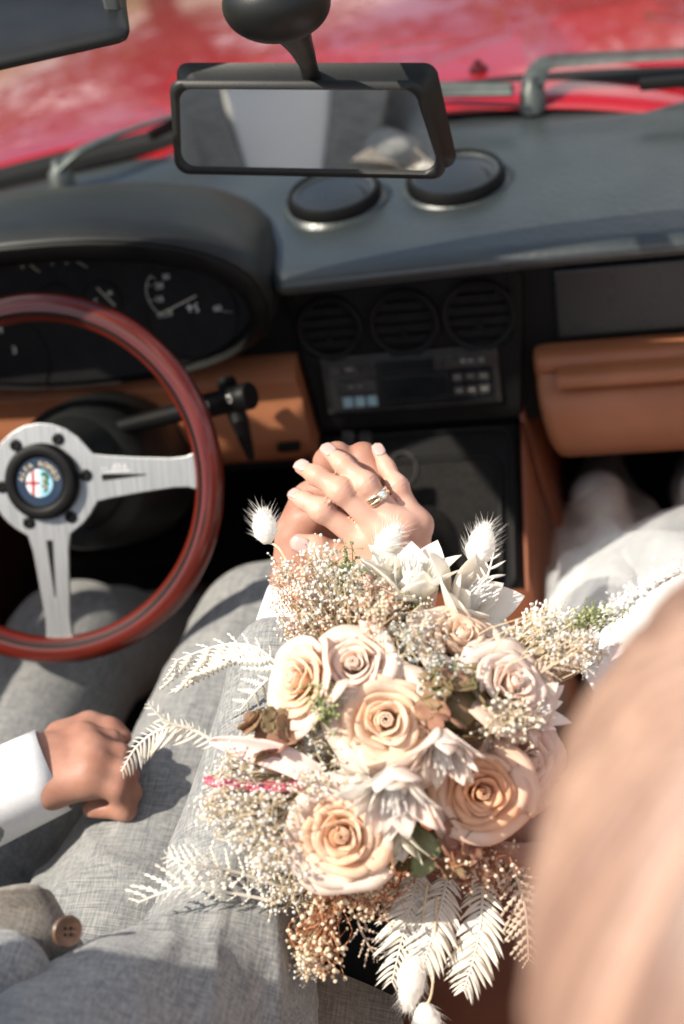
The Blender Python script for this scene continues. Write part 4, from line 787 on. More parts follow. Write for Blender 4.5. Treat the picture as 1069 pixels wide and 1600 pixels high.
rk = Vector((-.150, -.175, .535)); lk_ = Vector((-.405, -.12, .465)); rh = gp_+Vector((.095, .05, 0)); lh_ = gp_+Vector((-.095, .05, -.01))
gl = [C(rh, rk, .085, .06), C(rk, (-.17, .16, .25), .055, .04), C((-.17, .16, .25), (-.17, .27, .20), .04, .03), C(lh_, lk_, .085, .06), C(lk_, (-.40, .17, .25), .055, .04), C((-.40, .17, .25), (-.40, .28, .2), .04, .03)]
V2, Q2 = solid([gt_+gl], .009, .02, .02); V2 = relax(V2, Q2, 2)
gb_ = mk('body', *joinmesh([(V1, Q1), (V2, Q2), (V3, Q3)]), 'skin_m', groom)
Vh, Qh = solid([[EL(ghd+Vector((0, -.02, .045)), (.084, .098, .094)), C(ghd+Vector((-.03, -.06, -.02)), ghd+Vector((.03, -.06, -.02)), .05, .05)]], .006, .02, .02); Nh = vnormals(Vh, Qh); Vh = Vh+Nh*(WNoise(10, 2, (120, 60, 90))(Vh)*.003)[:, None]; mk('hair', Vh, Qh, 'hair_m', groom)
# trousers with folds at the groin and behind the knee
tr = [C(gp_+Vector((.09, 0, 0)), gp_-Vector((.09, 0, 0)), .125, .125), C(rh, rk, .105, .080), C(rk, (-.17, .16, .24), .076, .062), C(lh_, lk_, .105, .078), C(lk_, (-.40, .17, .24), .076, .062)]
Vt, Qt = solid([tr], .006, .02, .03); Nt = vnormals(Vt, Qt)
w1 = WNoise(16, 11, (10, 34, 22)); w2 = WNoise(10, 4, (14, 10, 10)); yy = Vt[:, 1]
fold = np.clip((-.40-yy)/.22, 0, 1); rg1 = 1-np.abs(np.sin(Vt@np.array((9., 34., 20.))+1.6*w2(Vt))); rg2 = 1-np.abs(np.sin(Vt@np.array((-16., 27., -9.))+1.9*w1(Vt)))
Vt = Vt+Nt*(w1(Vt)*.003+w2(Vt)*.006+(rg1**3*.010+rg2**3*.008)*(fold+.16))[:, None]
rdg = np.exp(-((Vt[:, 0]-(rh.x+(rk.x-rh.x)*(yy-rh.y)/(rk.y-rh.y))-.0)/.006)**2)*(Nt[:, 2] > .3)*(yy > -.5)*(Vt[:, 0] > -.28); Vt = Vt+Nt*(rdg*.0035)[:, None]
Vt = relax(Vt, Qt, 1); mk('trousers', Vt, Qt, 'linen', groom)
# jacket: back, sleeves with folds round the elbow
sl_end = lerp(m_wr, m_el, .22); ll_end = lerp(l_wr, l_el, .16)
jk = [C(gp_+Vector((0, -.06, .08)), gch, .150, .155), C(gch+Vector((.14, 0, .07)), gch+Vector((-.14, 0, .07)), .09, .09), C(m_sh, m_el, .072, .060), C(m_el, sl_end, .057, .044), C(l_sh, l_el, .075, .066), C(l_el, ll_end, .062, .046), C(m_sh, gch+Vector((.1, 0, .06)), .078, .10), C(l_sh, gch+Vector((-.1, 0, .06)), .078, .10)]
Vj, Qj = solid([jk], .0055, .03, .03); Nj = vnormals(Vj, Qj); dm = np.linalg.norm(Vj-np.array(m_el), axis=1); fd = np.exp(-(dm/.14)**2)
w3 = WNoise(14, 21, (34, 20, 34)); w4 = WNoise(10, 8, (14, 14, 12)); Vj = Vj+Nj*(w3(Vj)*.0025+w4(Vj)*.006+((1-np.abs(np.sin(Vj@np.array((24., -10., 26.))+1.7*w4(Vj))))**3*.009+(1-np.abs(np.sin(Vj@np.array((30., 18., -8.))+1.7*w3(Vj))))**3*.006)*(fd+.22))[:, None]; Vj = relax(Vj, Qj, 1); mk('jacket', Vj, Qj, 'linen', groom)
# open jacket front: curved flap with a button, and the chest below it
def patch(name, m, rows, nu=8, nv=8, solid=.004, parent=groom):
    R_ = [smooth_path(r_, nv) for r_ in rows]; G_ = [smooth_path(list(c_), nu) for c_ in zip(*R_)]; mb = MB(); mb.grid(G_); return mb.build(name, m, parent, ang=180, solid=solid)
FD = -.045
patch('jacket_front', 'lining', [[at(-90, 1405, .99+FD), at(0, 1388, .985+FD), at(58, 1384, .985+FD), at(80, 1400, 1.0+FD)], [at(-90, 1440, .97+FD), at(5, 1425, .985+FD), at(75, 1425, .995+FD), at(112, 1455, 1.01+FD)], [at(-90, 1500, .95+FD), at(20, 1480, .97+FD), at(90, 1475, .99+FD), at(138, 1492, 1.01+FD)], [at(-90, 1560, .95+FD), at(40, 1540, .98+FD), at(100, 1530, 1.0+FD), at(160, 1530, 1.03+FD)]])
Vl, Ql = solid([[C(at(-80, 1560, .90), at(0, 1535, .905), .034, .028), C(at(0, 1535, .905), at(48, 1545, .93), .026, .014)]], .004, .02, .02); Vl = Vl+vnormals(Vl, Ql)*(WNoise(8, 3, (40, 40, 40))(Vl)*.002)[:, None]; mk('jacket_fold', Vl, Ql, 'linen', groom)
bc = at(105, 1455, .925); bn = (Vector(CAM)-bc).normalized()+Vector(RT)*.45-Vector(UP)*.15; mb = MB(); mb.lathe([(.0098, -.002), (.0105, .0005), (.0095, .0022), (.0075, .0016), (.0005, .0013)], bc, bn, 28); bt = mb.build('button', 'horn', groom)
bn.normalize(); ba = bn.orthogonal().normalized(); bb2 = bn.cross(ba)
for k in range(4):
    a = math.pi/4+k*math.pi/2; mb = MB(); mb.lathe([(.0012, .0012), (.0010, .0019)], bc+(ba*math.cos(a)+bb2*math.sin(a))*.0028, bn, 8); mb.build('button_hole', 'dark', bt)
patch('jacket_hem', 'lining', [[at(440, 1530, 1.06), at(500, 1515, 1.08), at(560, 1535, 1.085), at(622, 1562, 1.075)], [at(430, 1570, 1.04), at(500, 1560, 1.06), at(565, 1575, 1.065), at(630, 1600, 1.06)], [at(420, 1640, 1.02), at(500, 1640, 1.03), at(570, 1650, 1.04), at(640, 1670, 1.04)]])
# shirt: cuffs and chest
def cuff(p0, p1, r0, r1, name='shirt_cuff'):
    d_ = (p1-p0).normalized(); a = d_.orthogonal().normalized(); b_ = d_.cross(a); rows = []; rs = np.random.RandomState(int(p0.x*1e4) & 255); ph = rs.uniform(0, 6, 3)
    for i in range(10):
        t = i/9; rows.append([lerp(p0, p1, t)+(a*math.cos(q_)+b_*math.sin(q_))*(lerp(r0, r1, t)*(1+.025*math.sin(3*q_+ph[0]+t)+.02*math.sin(5*q_+ph[1]))) for q_ in [2*math.pi*k/40 for k in range(40)]])
    mb = MB(); mb.grid(rows, False, True); return mb.build(name, 'shirt', groom, ang=180, solid=.0025)
cuff(lerp(lerp(m_wr, m_wr2, .5), m_el, .03), lerp(m_wr, m_el, .45), .041, .043)
cuff(A_(84, 1200, zl), lerp(l_wr, l_el, .55), .037, .042)
patch('shirt_front', 'shirt', [[Vector((-.36+dx, yv+abs(dx)*-.25, zv)) for dx in (-.07*ww, 0, .07*ww)] for zv, yv, ww in ((.62, -.735, .5), (.75, -.772, .9), (.88, -.795, 1.2), (1.0, -.84, 1.0))], 6, 4)
for sx in (-1, 1): patch('lapel', 'linen', [[Vector((-.36+sx*q_, yv-.0*q_+.006, zv)) for q_ in (.02+.07*ww, .05+.08*ww, .08+.09*ww)] for zv, yv, ww in ((.60, -.742, .0), (.75, -.785, .5), (.88, -.815, .9), (1.0, -.87, .6))], 6, 4)
cuff(gch+Vector((0, .09, .02)), gnk+Vector((0, .02, .03)), .10, .065, 'shirt_collar')
# ================================================================== bouquet
at_photo = at
def at(x, y, d): return at_photo(x, y, d-.05)      # the whole bouquet is held this much nearer than first measured
core = at(615, 1170, 1.115)
bq = thing('bridal_bouquet', 'bouquet of peach roses, white flowers, bleached fern and bunny tail grass above the laps', 'bouquet', core)
PM = {
 'peach_outer': petalmat('peach_outer_petal', (.95, .81, .70), (.96, .87, .80), .55), 'deep_outer': petalmat('apricot_outer_petal', (.92, .68, .50), (.93, .76, .64), .45),
 'peach': petalmat('peach_petal', (.95, .74, .56), (.96, .83, .71), .58), 'blush': petalmat('blush_petal', (.93, .77, .67), (.94, .84, .76), .5), 'deep': petalmat('apricot_petal', (.92, .59, .36), (.94, .70, .50), .55),
 'ivory': petalmat('ivory_bract', (.95, .91, .83), (.96, .94, .89), .55), 'pinkish': petalmat('pink_white_bract', (.95, .83, .77), (.96, .92, .87), .55), 'cream': petalmat('cream_bract', (.78, .76, .58), (.86, .83, .72)),
 'olive': petalmat('hydrangea_olive', (.16, .15, .055), (.30, .20, .12), .25, 60), 'mauve': petalmat('hydrangea_mauve', (.30, .14, .10), (.36, .25, .14), .25, 60), 'pinkleaf': petalmat('pink_spathe', (.84, .58, .54), (.92, .80, .76), .35),
 'fern': petalmat('bleached_fern', (.86, .81, .70), (.92, .89, .82), .35, 60), 'ferntan': petalmat('tan_fern', (.60, .46, .34), (.74, .62, .50), .3, 60), 'leaf': petalmat('grey_green_leaf', (.22, .26, .12), (.36, .38, .22), .3, 60)}
M['baby'] = petalmat('gypsophila_white', (.89, .88, .84), (.93, .92, .90), .3, 150); M['baby2'] = petalmat('gypsophila_grey', (.50, .54, .50), (.74, .74, .68), .25, 90); M['babyc'] = petalmat('cream_blossom', (.74, .68, .52), (.84, .80, .70), .25, 120)
M['tansp'] = petalmat('tan_sprig', (.80, .65, .45), (.90, .80, .62), .25, 120); M['brownsp'] = petalmat('peach_sprig', (.80, .64, .49), (.90, .80, .68), .25, 120); M['greensp'] = petalmat('green_sprig', (.24, .30, .10), (.50, .52, .30), .25, 120)
M['stem'] = mat('dry_stem', (.50, .40, .25), .7, col2=(.60, .50, .34), vs=80); M['stemr'] = mat('reddish_stem', (.36, .14, .06), .6, col2=(.44, .2, .1), vs=80); M['fluff'] = petalmat('bunny_tail_fluff', (.92, .90, .85), (.94, .93, .90), .4, 200)
M['stemg'] = mat('green_stem', (.12, .16, .05), .6, col2=(.2, .22, .09), vs=80)
rng = np.random.RandomState(12)
def axes(n, twist=0):
    n = Vector(n).normalized(); a = (Vector(RT)-n*Vector(RT).dot(n)).normalized(); b_ = n.cross(a); c_, s_ = math.cos(twist), math.sin(twist); return a*c_+b_*s_, b_*c_-a*s_, n
def outward(p, lean=.5): return ((p-core).normalized()*lean + (Vector(CAM)-p).normalized()*(1-lean)).normalized()
def stem_to_core(mb, p, r=.0014):
    e = core + Vector((.05, .03, -.10)); mb.tube(smooth_path([p, lerp(p, core, .6), e], 4), r, 5)
def rose(px, py, d, R, m, lean=.45, open_=1.0, seed=0, tiltv=None, n_pet=23):
    p = at(px, py, d); n = outward(p, lean)
    if tiltv is not None: n = (n+Vector(RT)*tiltv[0]+Vector(UP)*tiltv[1]).normalized()
    rs = np.random.RandomState(seed+100); A, B, Nn = axes(n, rs.uniform(0, 6)); S = R/.034
    base = p - Nn*.028*S
    def W(x, y, z): return base + (A*x+B*y+Nn*z)*S
    mb = MB(); rows = []
    for i in range(16):   # tight heart of the bloom: a spiral of rolled petal
        t = i/15; a = t*4.2*math.pi; r_ = .0012+.0048*t; rows.append([W(r_*math.cos(a)*q_, r_*math.sin(a)*q_, z) for q_, z in ((.7, .006), (1.1, .018), (1.0, .0285-.001*t), (.85, .0310-.001*t))])
    R2 = []
    for i in range(len(rows)-1):
        for k in range(4): R2.append([lerp(Vector(rows[i][j]), Vector(rows[i+1][j]), k/4) for j in range(4)])
    mb.grid(R2+[rows[-1]]); ro = mb.build('rose', PM[m], bq, ang=180, solid=.0008*S)
    for i in range(n_pet):
        t = i/(n_pet-1); th = i*2.39996+rs.uniform(-.35, .35); rr = .0050+.0225*t**.9; half = lerp(1.35, .92, t)*rs.uniform(.88, 1.1)
        H = lerp(.0315, .0240, t**1.5)*rs.uniform(.93, 1.05); flare = (.0005+.0120*t**1.7)*open_*rs.uniform(.6, 1.3); curl = (.0016+.0052*t**.7)*rs.uniform(.7, 1.3); wv = rs.uniform(0, 6); w2_ = rs.uniform(0, 6); nu, nv = 15, 12; G_ = []
        off = rs.uniform(-.0014, .0014); point = rs.uniform(-.0005, .0030)*t; skew = rs.uniform(-.12, .12)
        for a in range(nu):
            u = -1+2*a/(nu-1); row = []
            for c_ in range(nv):
                v = c_/(nv-1); r_ = rr*(.28+.72*math.sin(min(1, v*1.2)*math.pi/2)) + flare*v**3 + off*v
                z = H*v*(1-.16*abs(u)**2.4 + skew*u*v) - t*.004 + point*max(0, 1-abs(u)*3)*v*v
                if v > .70: q_ = (v-.70)/.30; r_ += curl*q_*q_*(1-.35*abs(u)+.3*math.sin(3*u+w2_)); z -= curl*.9*q_**2.2
                r_ += .0011*math.sin(u*5+wv)*v*v*(t+.35) + .0030*abs(u)**2.2*v*(.2+t); z += .0008*math.sin(u*7+w2_)*v*v
                ph = th + u*half*(.35+.65*math.sqrt(v)); row.append(W(r_*math.cos(ph), r_*math.sin(ph), z))
            G_.append(row)
        mb = MB(); mb.grid(G_); mb.build('petal', PM[m if (t < .72 or m == 'blush') else m+'_outer'], ro, ang=180, solid=.00035*S)
    mb = MB(); stem_to_core(mb, base, .002); mb.build('stem', 'stemg', ro)
rose(603, 1125, .985, .0345, 'peach', .25, 1.0, 1)
rose(552, 1034, .998, .0265, 'blush', .5, .75, 2, n_pet=20)
rose(452, 1058, 1.005, .0285, 'peach', .6, .9, 3, (-.75, .1))
rose(532, 1308, .975, .0310, 'peach', .3, .95, 4, (-.05, .05))
rose(755, 1240, .990, .0275, 'deep', .30, .95, 5)
rose(724, 985, 1.025, .0285, 'peach', .5, .9, 6, (.15, .55), 20)
rose(808, 1062, 1.000, .0290, 'blush', .6, .9, 7, (.1, .25), 20)
rose(838, 1190, 1.020, .0310, 'blush', .6, .9, 8, (.3, 0), 19)
def bloom(px, py, d, R, m, n_out, lean=.5, seed=0, tiltv=(0, 0), cup=.5, m2=None, wf=1.0, name='blushing_bride_flower'):
    """protea-like flower: layers of pointed bracts round a soft centre; tiltv leans it across the picture"""
    p = at(px, py, d); n = (outward(p, lean)+Vector(RT)*tiltv[0]+Vector(UP)*tiltv[1]).normalized(); rs = np.random.RandomState(seed+300); A, B, Nn = axes(n, rs.uniform(0, 6)); base = p-Nn*R*.45
    mb = MB(); mb.lathe([(R*.10, 0), (R*.20, R*.25), (R*.16, R*.55), (R*.02, R*.7)], base, Nn, 12); fl = mb.build(name, PM[m2 or m], bq)
    mb = MB()
    for k in range(36):
        a = rs.uniform(0, 6.28); q_ = rs.uniform(0, .16)*R; p0 = base+(A*math.cos(a)+B*math.sin(a))*q_+Nn*R*.4; mb.tube([p0, p0+(A*math.cos(a)+B*math.sin(a))*R*.06+Nn*R*rs.uniform(.25, .5)], [.0007, .0004], 4)
    mb.build('stamen', 'baby', fl)
    for i in range(n_out):
        t = i/(n_out-1); th = i*2.39996+rs.uniform(-.2, .2); Lg = R*lerp(.75, 1.20, t)*rs.uniform(.88, 1.12); wd_ = Lg*rs.uniform(.19, .27)*wf; el = lerp(1.25, cup, t)+rs.uniform(-.12, .12); cv = rs.uniform(-.15, .45)*(1 if t > .3 else -.6); dr = A*math.cos(th)+B*math.sin(th); sd = Nn.cross(dr); G_ = []
        tw = rs.uniform(-.3, .3)
        for a in range(10):
            v = a/9; ang = el - cv*v*v; q_ = base + dr*(Lg*v*math.cos(el-cv*v*v*.5)+R*.12) + Nn*(Lg*v*math.sin(el-cv*v*v*.5)); hw = wd_*(math.sin(min(1, v*1.35+.12)*math.pi/2)**.8)*(1-max(0, (v-.45)/.55)**1.7)+.0002; up_ = (Nn*math.cos(ang)-dr*math.sin(ang)); row = []
            for c_ in range(7): u = -1+2*c_/6; row.append(q_ + (sd*math.cos(tw*v)+up_*math.sin(tw*v))*u*hw + up_*(.22*hw*u*u))
            G_.append(row)
        mb = MB(); mb.grid(G_); mb.build('bract', PM[m if (i % 3) else (m2 or m)], fl, ang=180, solid=.0003)
    mb = MB(); stem_to_core(mb, base, .0017); mb.build('stem', 'stemg', fl)
bloom(645, 905, 1.075, .044, 'ivory', 15, .5, 1, (-.05, .95), .80, wf=1.45)
bloom(598, 885, 1.09, .024, 'ivory', 12, .5, 8, (-.3, .9), .9)
bloom(738, 935, 1.065, .046, 'ivory', 15, .5, 2, (.85, .35), .60, wf=1.45)
bloom(692, 1172, .975, .036, 'pinkish', 26, .3, 3, (.05, -1.15), 1.0, 'ivory', 1.0)
bloom(618, 1235, .965, .040, 'pinkish', 28, .3, 4, (-.05, -1.15), .95, 'ivory', 1.0)
bloom(560, 1228, .985, .024, 'pinkish', 16, .4, 14, (-.7, -.6), .6, 'ivory')
bloom(482, 1120, 1.010, .028, 'ivory', 16, .5, 5, (-.1, -.5), .55)
bloom(625, 1318, .995, .026, 'cream', 12, .4, 6, (.05, -1.8), 1.1)
bloom(835, 1110, 1.01, .028, 'pinkish', 16, .5, 9, (.4, .1), .7, 'ivory')
def hydrangea(px, py, d, R, ms, n, seed):
    rs = np.random.RandomState(seed); c = at(px, py, d); mb = MB(); mb.lathe([(R*.1, -R*.6), (R*.55, -R*.2), (R*.45, R*.25), (R*.05, R*.45)], c, outward(c), 14); hy = mb.build('hydrangea_head', PM[ms[0]], bq)
    for i in range(n):
        o_ = outward(c); v = Vector(rs.normal(0, 1, 3)); v = (v.normalized()+o_*.8).normalized(); p = c+v*R*.62; nn = (v+Vector(rs.normal(0, .3, 3))).normalized(); A, B, Nn = axes(nn, rs.uniform(0, 6)); s_ = R*rs.uniform(.32, .44); m = PM[ms[rs.randint(len(ms))]]
        for k in range(4):
            a0 = k*math.pi/2; dr = A*math.cos(a0)+B*math.sin(a0); sd = Nn.cross(dr); G_ = []
            for a in range(5):
                t = a/4; hw = s_*.50*math.sin((.08+.92*t)*math.pi*.80)**.7 if t < 1 else s_*.18; G_.append([p+dr*s_*t+sd*u*hw+Nn*(.25*s_*t*t+.10*s_*u*u) for u in (-1, -.5, 0, .5, 1)])
            mb = MB(); mb.grid(G_); mb.build('hydrangea_petal', m, hy, ang=180, solid=.0004)
hydrangea(430, 1148, 1.015, .028, ('mauve', 'olive', 'mauve'), 9, 1)
hydrangea(708, 1105, 1.000, .034, ('olive', 'mauve', 'olive'), 11, 2)
hydrangea(705, 1318, 1.01, .028, ('mauve', 'olive'), 6, 3)
def ico():
    bm = bmesh.new(); bmesh.ops.create_icosphere(bm, subdivisions=1, radius=1); v = [tuple(q.co) for q in bm.verts]; f_ = [tuple(x.index for x in q.verts) for q in bm.faces]; bm.free(); return v, f_
IV, IF = ico()
def spray(name, m, ms, px, py, d, ex, ey, n, r, seed, base=None, twig=5, dz=.025):
    """branching sprig with hundreds of pin-head blossoms"""
    r *= .86; n = int(n*1.3); rs = np.random.RandomState(seed); b0 = base or lerp(at(px, py, d), core, .7); tips = MB(); tw = MB(); k = 0
    while k < n:
        x = rs.normal(0, .46); y = rs.normal(0, .46)
        if x*x+y*y > 1: continue
        c = at(px+x*ex, py+y*ey, d+rs.normal(0, dz)); tw.tube(smooth_path([b0, lerp(b0, c, .6)+Vector(rs.normal(0, .006, 3)), c], 3), .0004, 4, cap=False)
        for j in range(twig):
            q_ = c+Vector(rs.normal(0, r*2.6, 3)); s_ = r*rs.uniform(.55, 1.15); R3 = Matrix.Rotation(rs.uniform(0, 6), 3, Vector(rs.normal(0, 1, 3))); tw.tube([c, q_], .00028, 3, cap=False)
            sq = rs.uniform(.6, 1, 3); tips.add([q_+R3 @ Vector((v[0]*sq[0], v[1]*sq[1], v[2]*sq[2]))*s_ for v in IV], IF); k += 1
    sp_ = tw.build(name, ms, bq); o_ = tips.build('blossom', m, sp_, ang=180); o_['kind'] = 'stuff'; sp_['kind'] = 'stuff'; return sp_
spray('baby_breath', 'baby', 'stem', 505, 905, 1.080, 62, 55, 330, .0019, 1)
spray('baby_breath', 'baby', 'stem', 480, 960, 1.075, 50, 50, 200, .0018, 2)
spray('baby_breath', 'baby', 'stem', 400, 1270, 1.010, 85, 75, 560, .0019, 3, dz=.02)
spray('baby_breath', 'baby', 'stem', 440, 1330, 1.010, 75, 65, 420, .0019, 4, dz=.02)
spray('baby_breath', 'baby', 'stem', 370, 1195, 1.020, 50, 30, 130, .0016, 5, dz=.015)
spray('baby_breath', 'baby', 'stem', 850, 990, 1.050, 62, 52, 330, .0018, 6)
spray('baby_breath', 'baby2', 'stem', 640, 1000, 1.035, 75, 48, 340, .0021, 7)
spray('baby_breath', 'baby2', 'stemg', 690, 1060, 1.020, 60, 35, 200, .0021, 8)
spray('cream_blossom_sprig', 'babyc', 'stem', 795, 1125, 1.000, 52, 32, 170, .0026, 9, dz=.012)
spray('baby_breath', 'baby', 'stem', 485, 1225, .990, 32, 24, 110, .0017, 10, dz=.01)
spray('baby_breath', 'baby2', 'stem', 505, 1170, 1.010, 40, 50, 150, .0019, 11, dz=.012)
spray('tan_blossom_sprig', 'tansp', 'stemr', 560, 1395, 1.040, 95, 52, 460, .0021, 12)
spray('tan_blossom_sprig', 'tansp', 'stemr', 500, 1480, 1.030, 45, 55, 170, .0025, 13, base=at(520, 1400, 1.05), dz=.008)
spray('tan_blossom_sprig', 'brownsp', 'stemr', 465, 930, 1.085, 50, 65, 190, .0019, 14)
spray('tan_blossom_sprig', 'brownsp', 'stemr', 590, 945, 1.065, 60, 40, 190, .0020, 15)
spray('baby_breath', 'baby', 'stem', 455, 1395, 1.03, 45, 30, 120, .0017, 16, dz=.012)
spray('tan_blossom_sprig', 'brownsp', 'stemr', 760, 1370, 1.04, 60, 50, 190, .0021, 17)
spray('baby_breath', 'baby', 'stem', 478, 1510, 1.03, 25, 22, 60, .0016, 18, base=at(520, 1430, 1.05), dz=.006)
spray('green_sprig', 'greensp', 'stemg', 545, 905, 1.075, 18, 65, 150, .0018, 19, dz=.006)
spray('green_sprig', 'greensp', 'stemg', 500, 1100, .995, 26, 34, 110, .0021, 20, dz=.01)
spray('green_sprig', 'greensp', 'stemg', 925, 965, 1.04, 50, 18, 90, .0019, 21, dz=.006)
spray('green_sprig', 'babyc', 'stemg', 640, 955, 1.06, 40, 30, 120, .0019, 22, dz=.01)
spray('tan_blossom_sprig', 'brownsp', 'stemr', 540, 975, 1.07, 60, 30, 130, .0018, 23)
spray('baby_breath', 'baby', 'stem', 435, 895, 1.085, 16, 26, 40, .0018, 24, base=at(470, 960, 1.08), dz=.004)
# bunny tails
def bunny(px, py, d, L_, Wd, dirpx, stem_px, seed, sd=None):
    rs = np.random.RandomState(seed); p = at(px, py, d); q_ = at(px+dirpx[0], py+dirpx[1], d+(sd or 0)); ax = (q_-p).normalized(); A = ax.orthogonal().normalized(); B = ax.cross(A); mb = MB(); rows = []
    for i in range(13):
        t = i/12; r_ = Wd*math.sin(math.pi*(.04+.93*t))**.65*(1.06-.22*t); rows.append([p+ax*(t-.5)*L_+(A*math.cos(a)+B*math.sin(a))*r_*(1+.07*rs.normal()) for a in [2*math.pi*k/14 for k in range(14)]])
    mb.grid(rows, False, True); o_ = len(mb.v); mb.f.append(tuple(range(14))); mb.f.append(tuple(range(o_-14, o_))); bt_ = mb.build('bunny_tail', 'fluff', bq, ang=180)
    mb = MB()
    for k in range(620):
        t = rs.uniform(0, 1); a = rs.uniform(0, 6.28); r_ = Wd*math.sin(math.pi*(.04+.93*t))**.65*(1.06-.22*t); dr = (A*math.cos(a)+B*math.sin(a)); p0 = p+ax*(t-.5)*L_+dr*r_*.9
        if k < 520: e_ = p0+(dr*.7+ax*1.0+Vector(rs.normal(0, .25, 3))).normalized()*rs.uniform(.002, .005); w_ = .00022
        else: e_ = p0+(dr*1.0+ax*(.9+.6*t)+Vector(rs.normal(0, .2, 3))).normalized()*rs.uniform(.008, .0155); w_ = .00014
        sd_ = (e_-p0).cross(Vector(FW)).normalized(); mb.add([p0-sd_*w_, p0+sd_*w_, e_], [(0, 1, 2)]); sd2 = sd_.cross((e_-p0).normalized()); mb.add([p0-sd2*w_, p0+sd2*w_, e_], [(0, 1, 2)])
    h_ = mb.build('fluff_hair', 'fluff', bt_, smooth=False); h_['kind'] = 'stuff'
    mb = MB(); mb.tube(smooth_path([p-ax*L_*.45]+[at(*s_) for s_ in stem_px], 6), .0009, 6); mb.build('stem', 'stem', bt_)
bunny(414, 823, 1.105, .026, .0092, (-6, -40), [(440, 862, 1.10), (475, 935, 1.085)], 1)
bunny(607, 845, 1.095, .027, .0086, (22, -30), [(590, 880, 1.09), (580, 930, 1.08)], 2)
bunny(752, 852, 1.085, .033, .0105, (12, -40), [(728, 905, 1.08), (712, 960, 1.07)], 3)
bunny(643, 1532, 1.035, .042, .0100, (-6, 40), [(655, 1470, 1.035), (668, 1380, 1.03)], 4)
bunny(668, 1606, 1.030, .034, .0105, (4, 40), [(676, 1540, 1.03), (682, 1400, 1.03)], 5)
# bleached fern: rachis with toothed leaflets, each leaflet its own piece
def fern(rach, n, Lpx, m, seed, side=(1, 1), droop=.0, tooth=9, ang=62, wid=.10, sweep=0., tip=.25):
    rs = np.random.RandomState(seed); P3 = smooth_path([at(*q_) for q_ in rach], 10); T = len(P3)-1; mb = MB(); mb.tube(P3, [.0011*(1-.75*i/T)+.0002 for i in range(T+1)], 6); fr = mb.build('fern_frond', PM[m], bq)
    for i in range(n):
        t = .06+.92*i/(n-1); f_ = t*T; k = min(int(f_), T-1); p = lerp(P3[k], P3[k+1], f_-k); d_ = (P3[min(k+2, T)]-P3[max(k-1, 0)]).normalized(); nn = (Vector(CAM)-p).normalized(); s0 = nn.cross(d_).normalized()
        for sgn, am in ((1, side[0]), (-1, side[1])):
            if am <= 0: continue
            Lg = Lpx/2222*1.03*am*(math.sin(math.pi*(.10+.84*t))**.8 if tip > 0 else 1)*rs.uniform(.88, 1.08); a = math.radians(ang+rs.uniform(-6, 6)-18*t)
            dr = (d_*math.cos(a)+s0*sgn*math.sin(a)+nn*rs.uniform(-.25, .2)).normalized(); nb = nn-dr*nn.dot(dr); nb.normalize(); sd = nb.cross(dr); vs_ = []; top_ = []; bot = []
            nt_ = max(3, int(tooth*Lg/(Lpx/2222))); hw = Lg*wid*1.55
            cvx = rs.uniform(-.12, .22); dro = droop+rs.uniform(-.15, .3)
            def mid(v): return p+dr*Lg*v+nb*(-dro*Lg*v*v)+d_*((sweep+cvx)*Lg*v*v)
            up_ = []; dn = []
            if tooth <= 3: nt_ = 4
            for q_ in range(nt_):
                v0 = q_/nt_; v1 = (q_+.55)/nt_; v2 = (q_+.95)/nt_; w_ = hw*(1-.8*v0)*(.6+.4*min(1, v0*6))
                if tooth <= 3:
                    f3 = lambda v: hw*.62*math.sin(math.pi*(.12+.86*v))**.7; vv = [v0, v0+.34/nt_, v0+.67/nt_]; up_ += [mid(v)+sd*f3(v) for v in vv]; dn += [mid(v)-sd*f3(v) for v in vv]; continue
                up_ += [mid(v0)+sd*w_*.18, mid(v1+.35/nt_)+sd*w_, mid(v2)+sd*w_*.25]; dn += [mid(v0)-sd*w_*.18, mid(v1+.35/nt_)-sd*w_, mid(v2)-sd*w_*.25]
            cen = [mid(q_/(3*nt_)) for q_ in range(3*nt_)]; L3 = len(cen); tipv = mid(1.06); mb = MB(); mb.add(up_+cen+dn+[tipv], [(j, j+1, L3+j+1, L3+j) for j in range(L3-1)]+[(L3+j, L3+j+1, 2*L3+j+1, 2*L3+j) for j in range(L3-1)]+[(L3-1, 3*L3, 2*L3-1), (2*L3-1, 3*L3, 3*L3-1)])
            mb.build('leaflet', PM[m], fr, ang=180, solid=.0005)
fern([(440, 1045, 1.06), (400, 1012, 1.065), (345, 1008, 1.075), (275, 1032, 1.085)], 9, 95, 'fern', 1, (1.0, .22), .1, 15, 60, .13, .35)
fern([(420, 1060, 1.06), (400, 1080, 1.07), (375, 1110, 1.08)], 5, 45, 'fern', 2, (.6, .8), .1, 10, 60, .13)
fern([(345, 1165, 1.03), (300, 1140, 1.03), (255, 1138, 1.03), (215, 1165, 1.035), (190, 1205, 1.04)], 22, 40, 'fern', 3, (1, .35), .3, 3, 70, .07, .2)
fern([(300, 1138, 1.03), (262, 1128, 1.025), (232, 1100, 1.02)], 8, 24, 'fern', 4, (.7, .7), .3, 3, 60, .09)
fern([(440, 1410, 1.03), (360, 1395, 1.02), (290, 1385, 1.01), (215, 1410, 1.01)], 13, 55, 'fern', 5, (.35, 1), .1, 7, 65, .09, .2)
fern([(440, 1385, 1.03), (360, 1360, 1.015), (300, 1350, 1.0), (262, 1338, 1.0)], 11, 42, 'fern', 6, (.8, .8), .15, 7, 60, .09)
fern([(655, 1355, 1.05), (645, 1400, 1.04), (630, 1460, 1.035), (612, 1535, 1.035)], 24, 48, 'fern', 7, (1, 1), .1, 3, 66, .085, .3)
fern([(700, 1365, 1.05), (690, 1410, 1.035), (675, 1465, 1.03), (660, 1510, 1.03)], 22, 46, 'fern', 8, (1, 1), .1, 3, 66, .085, .3)
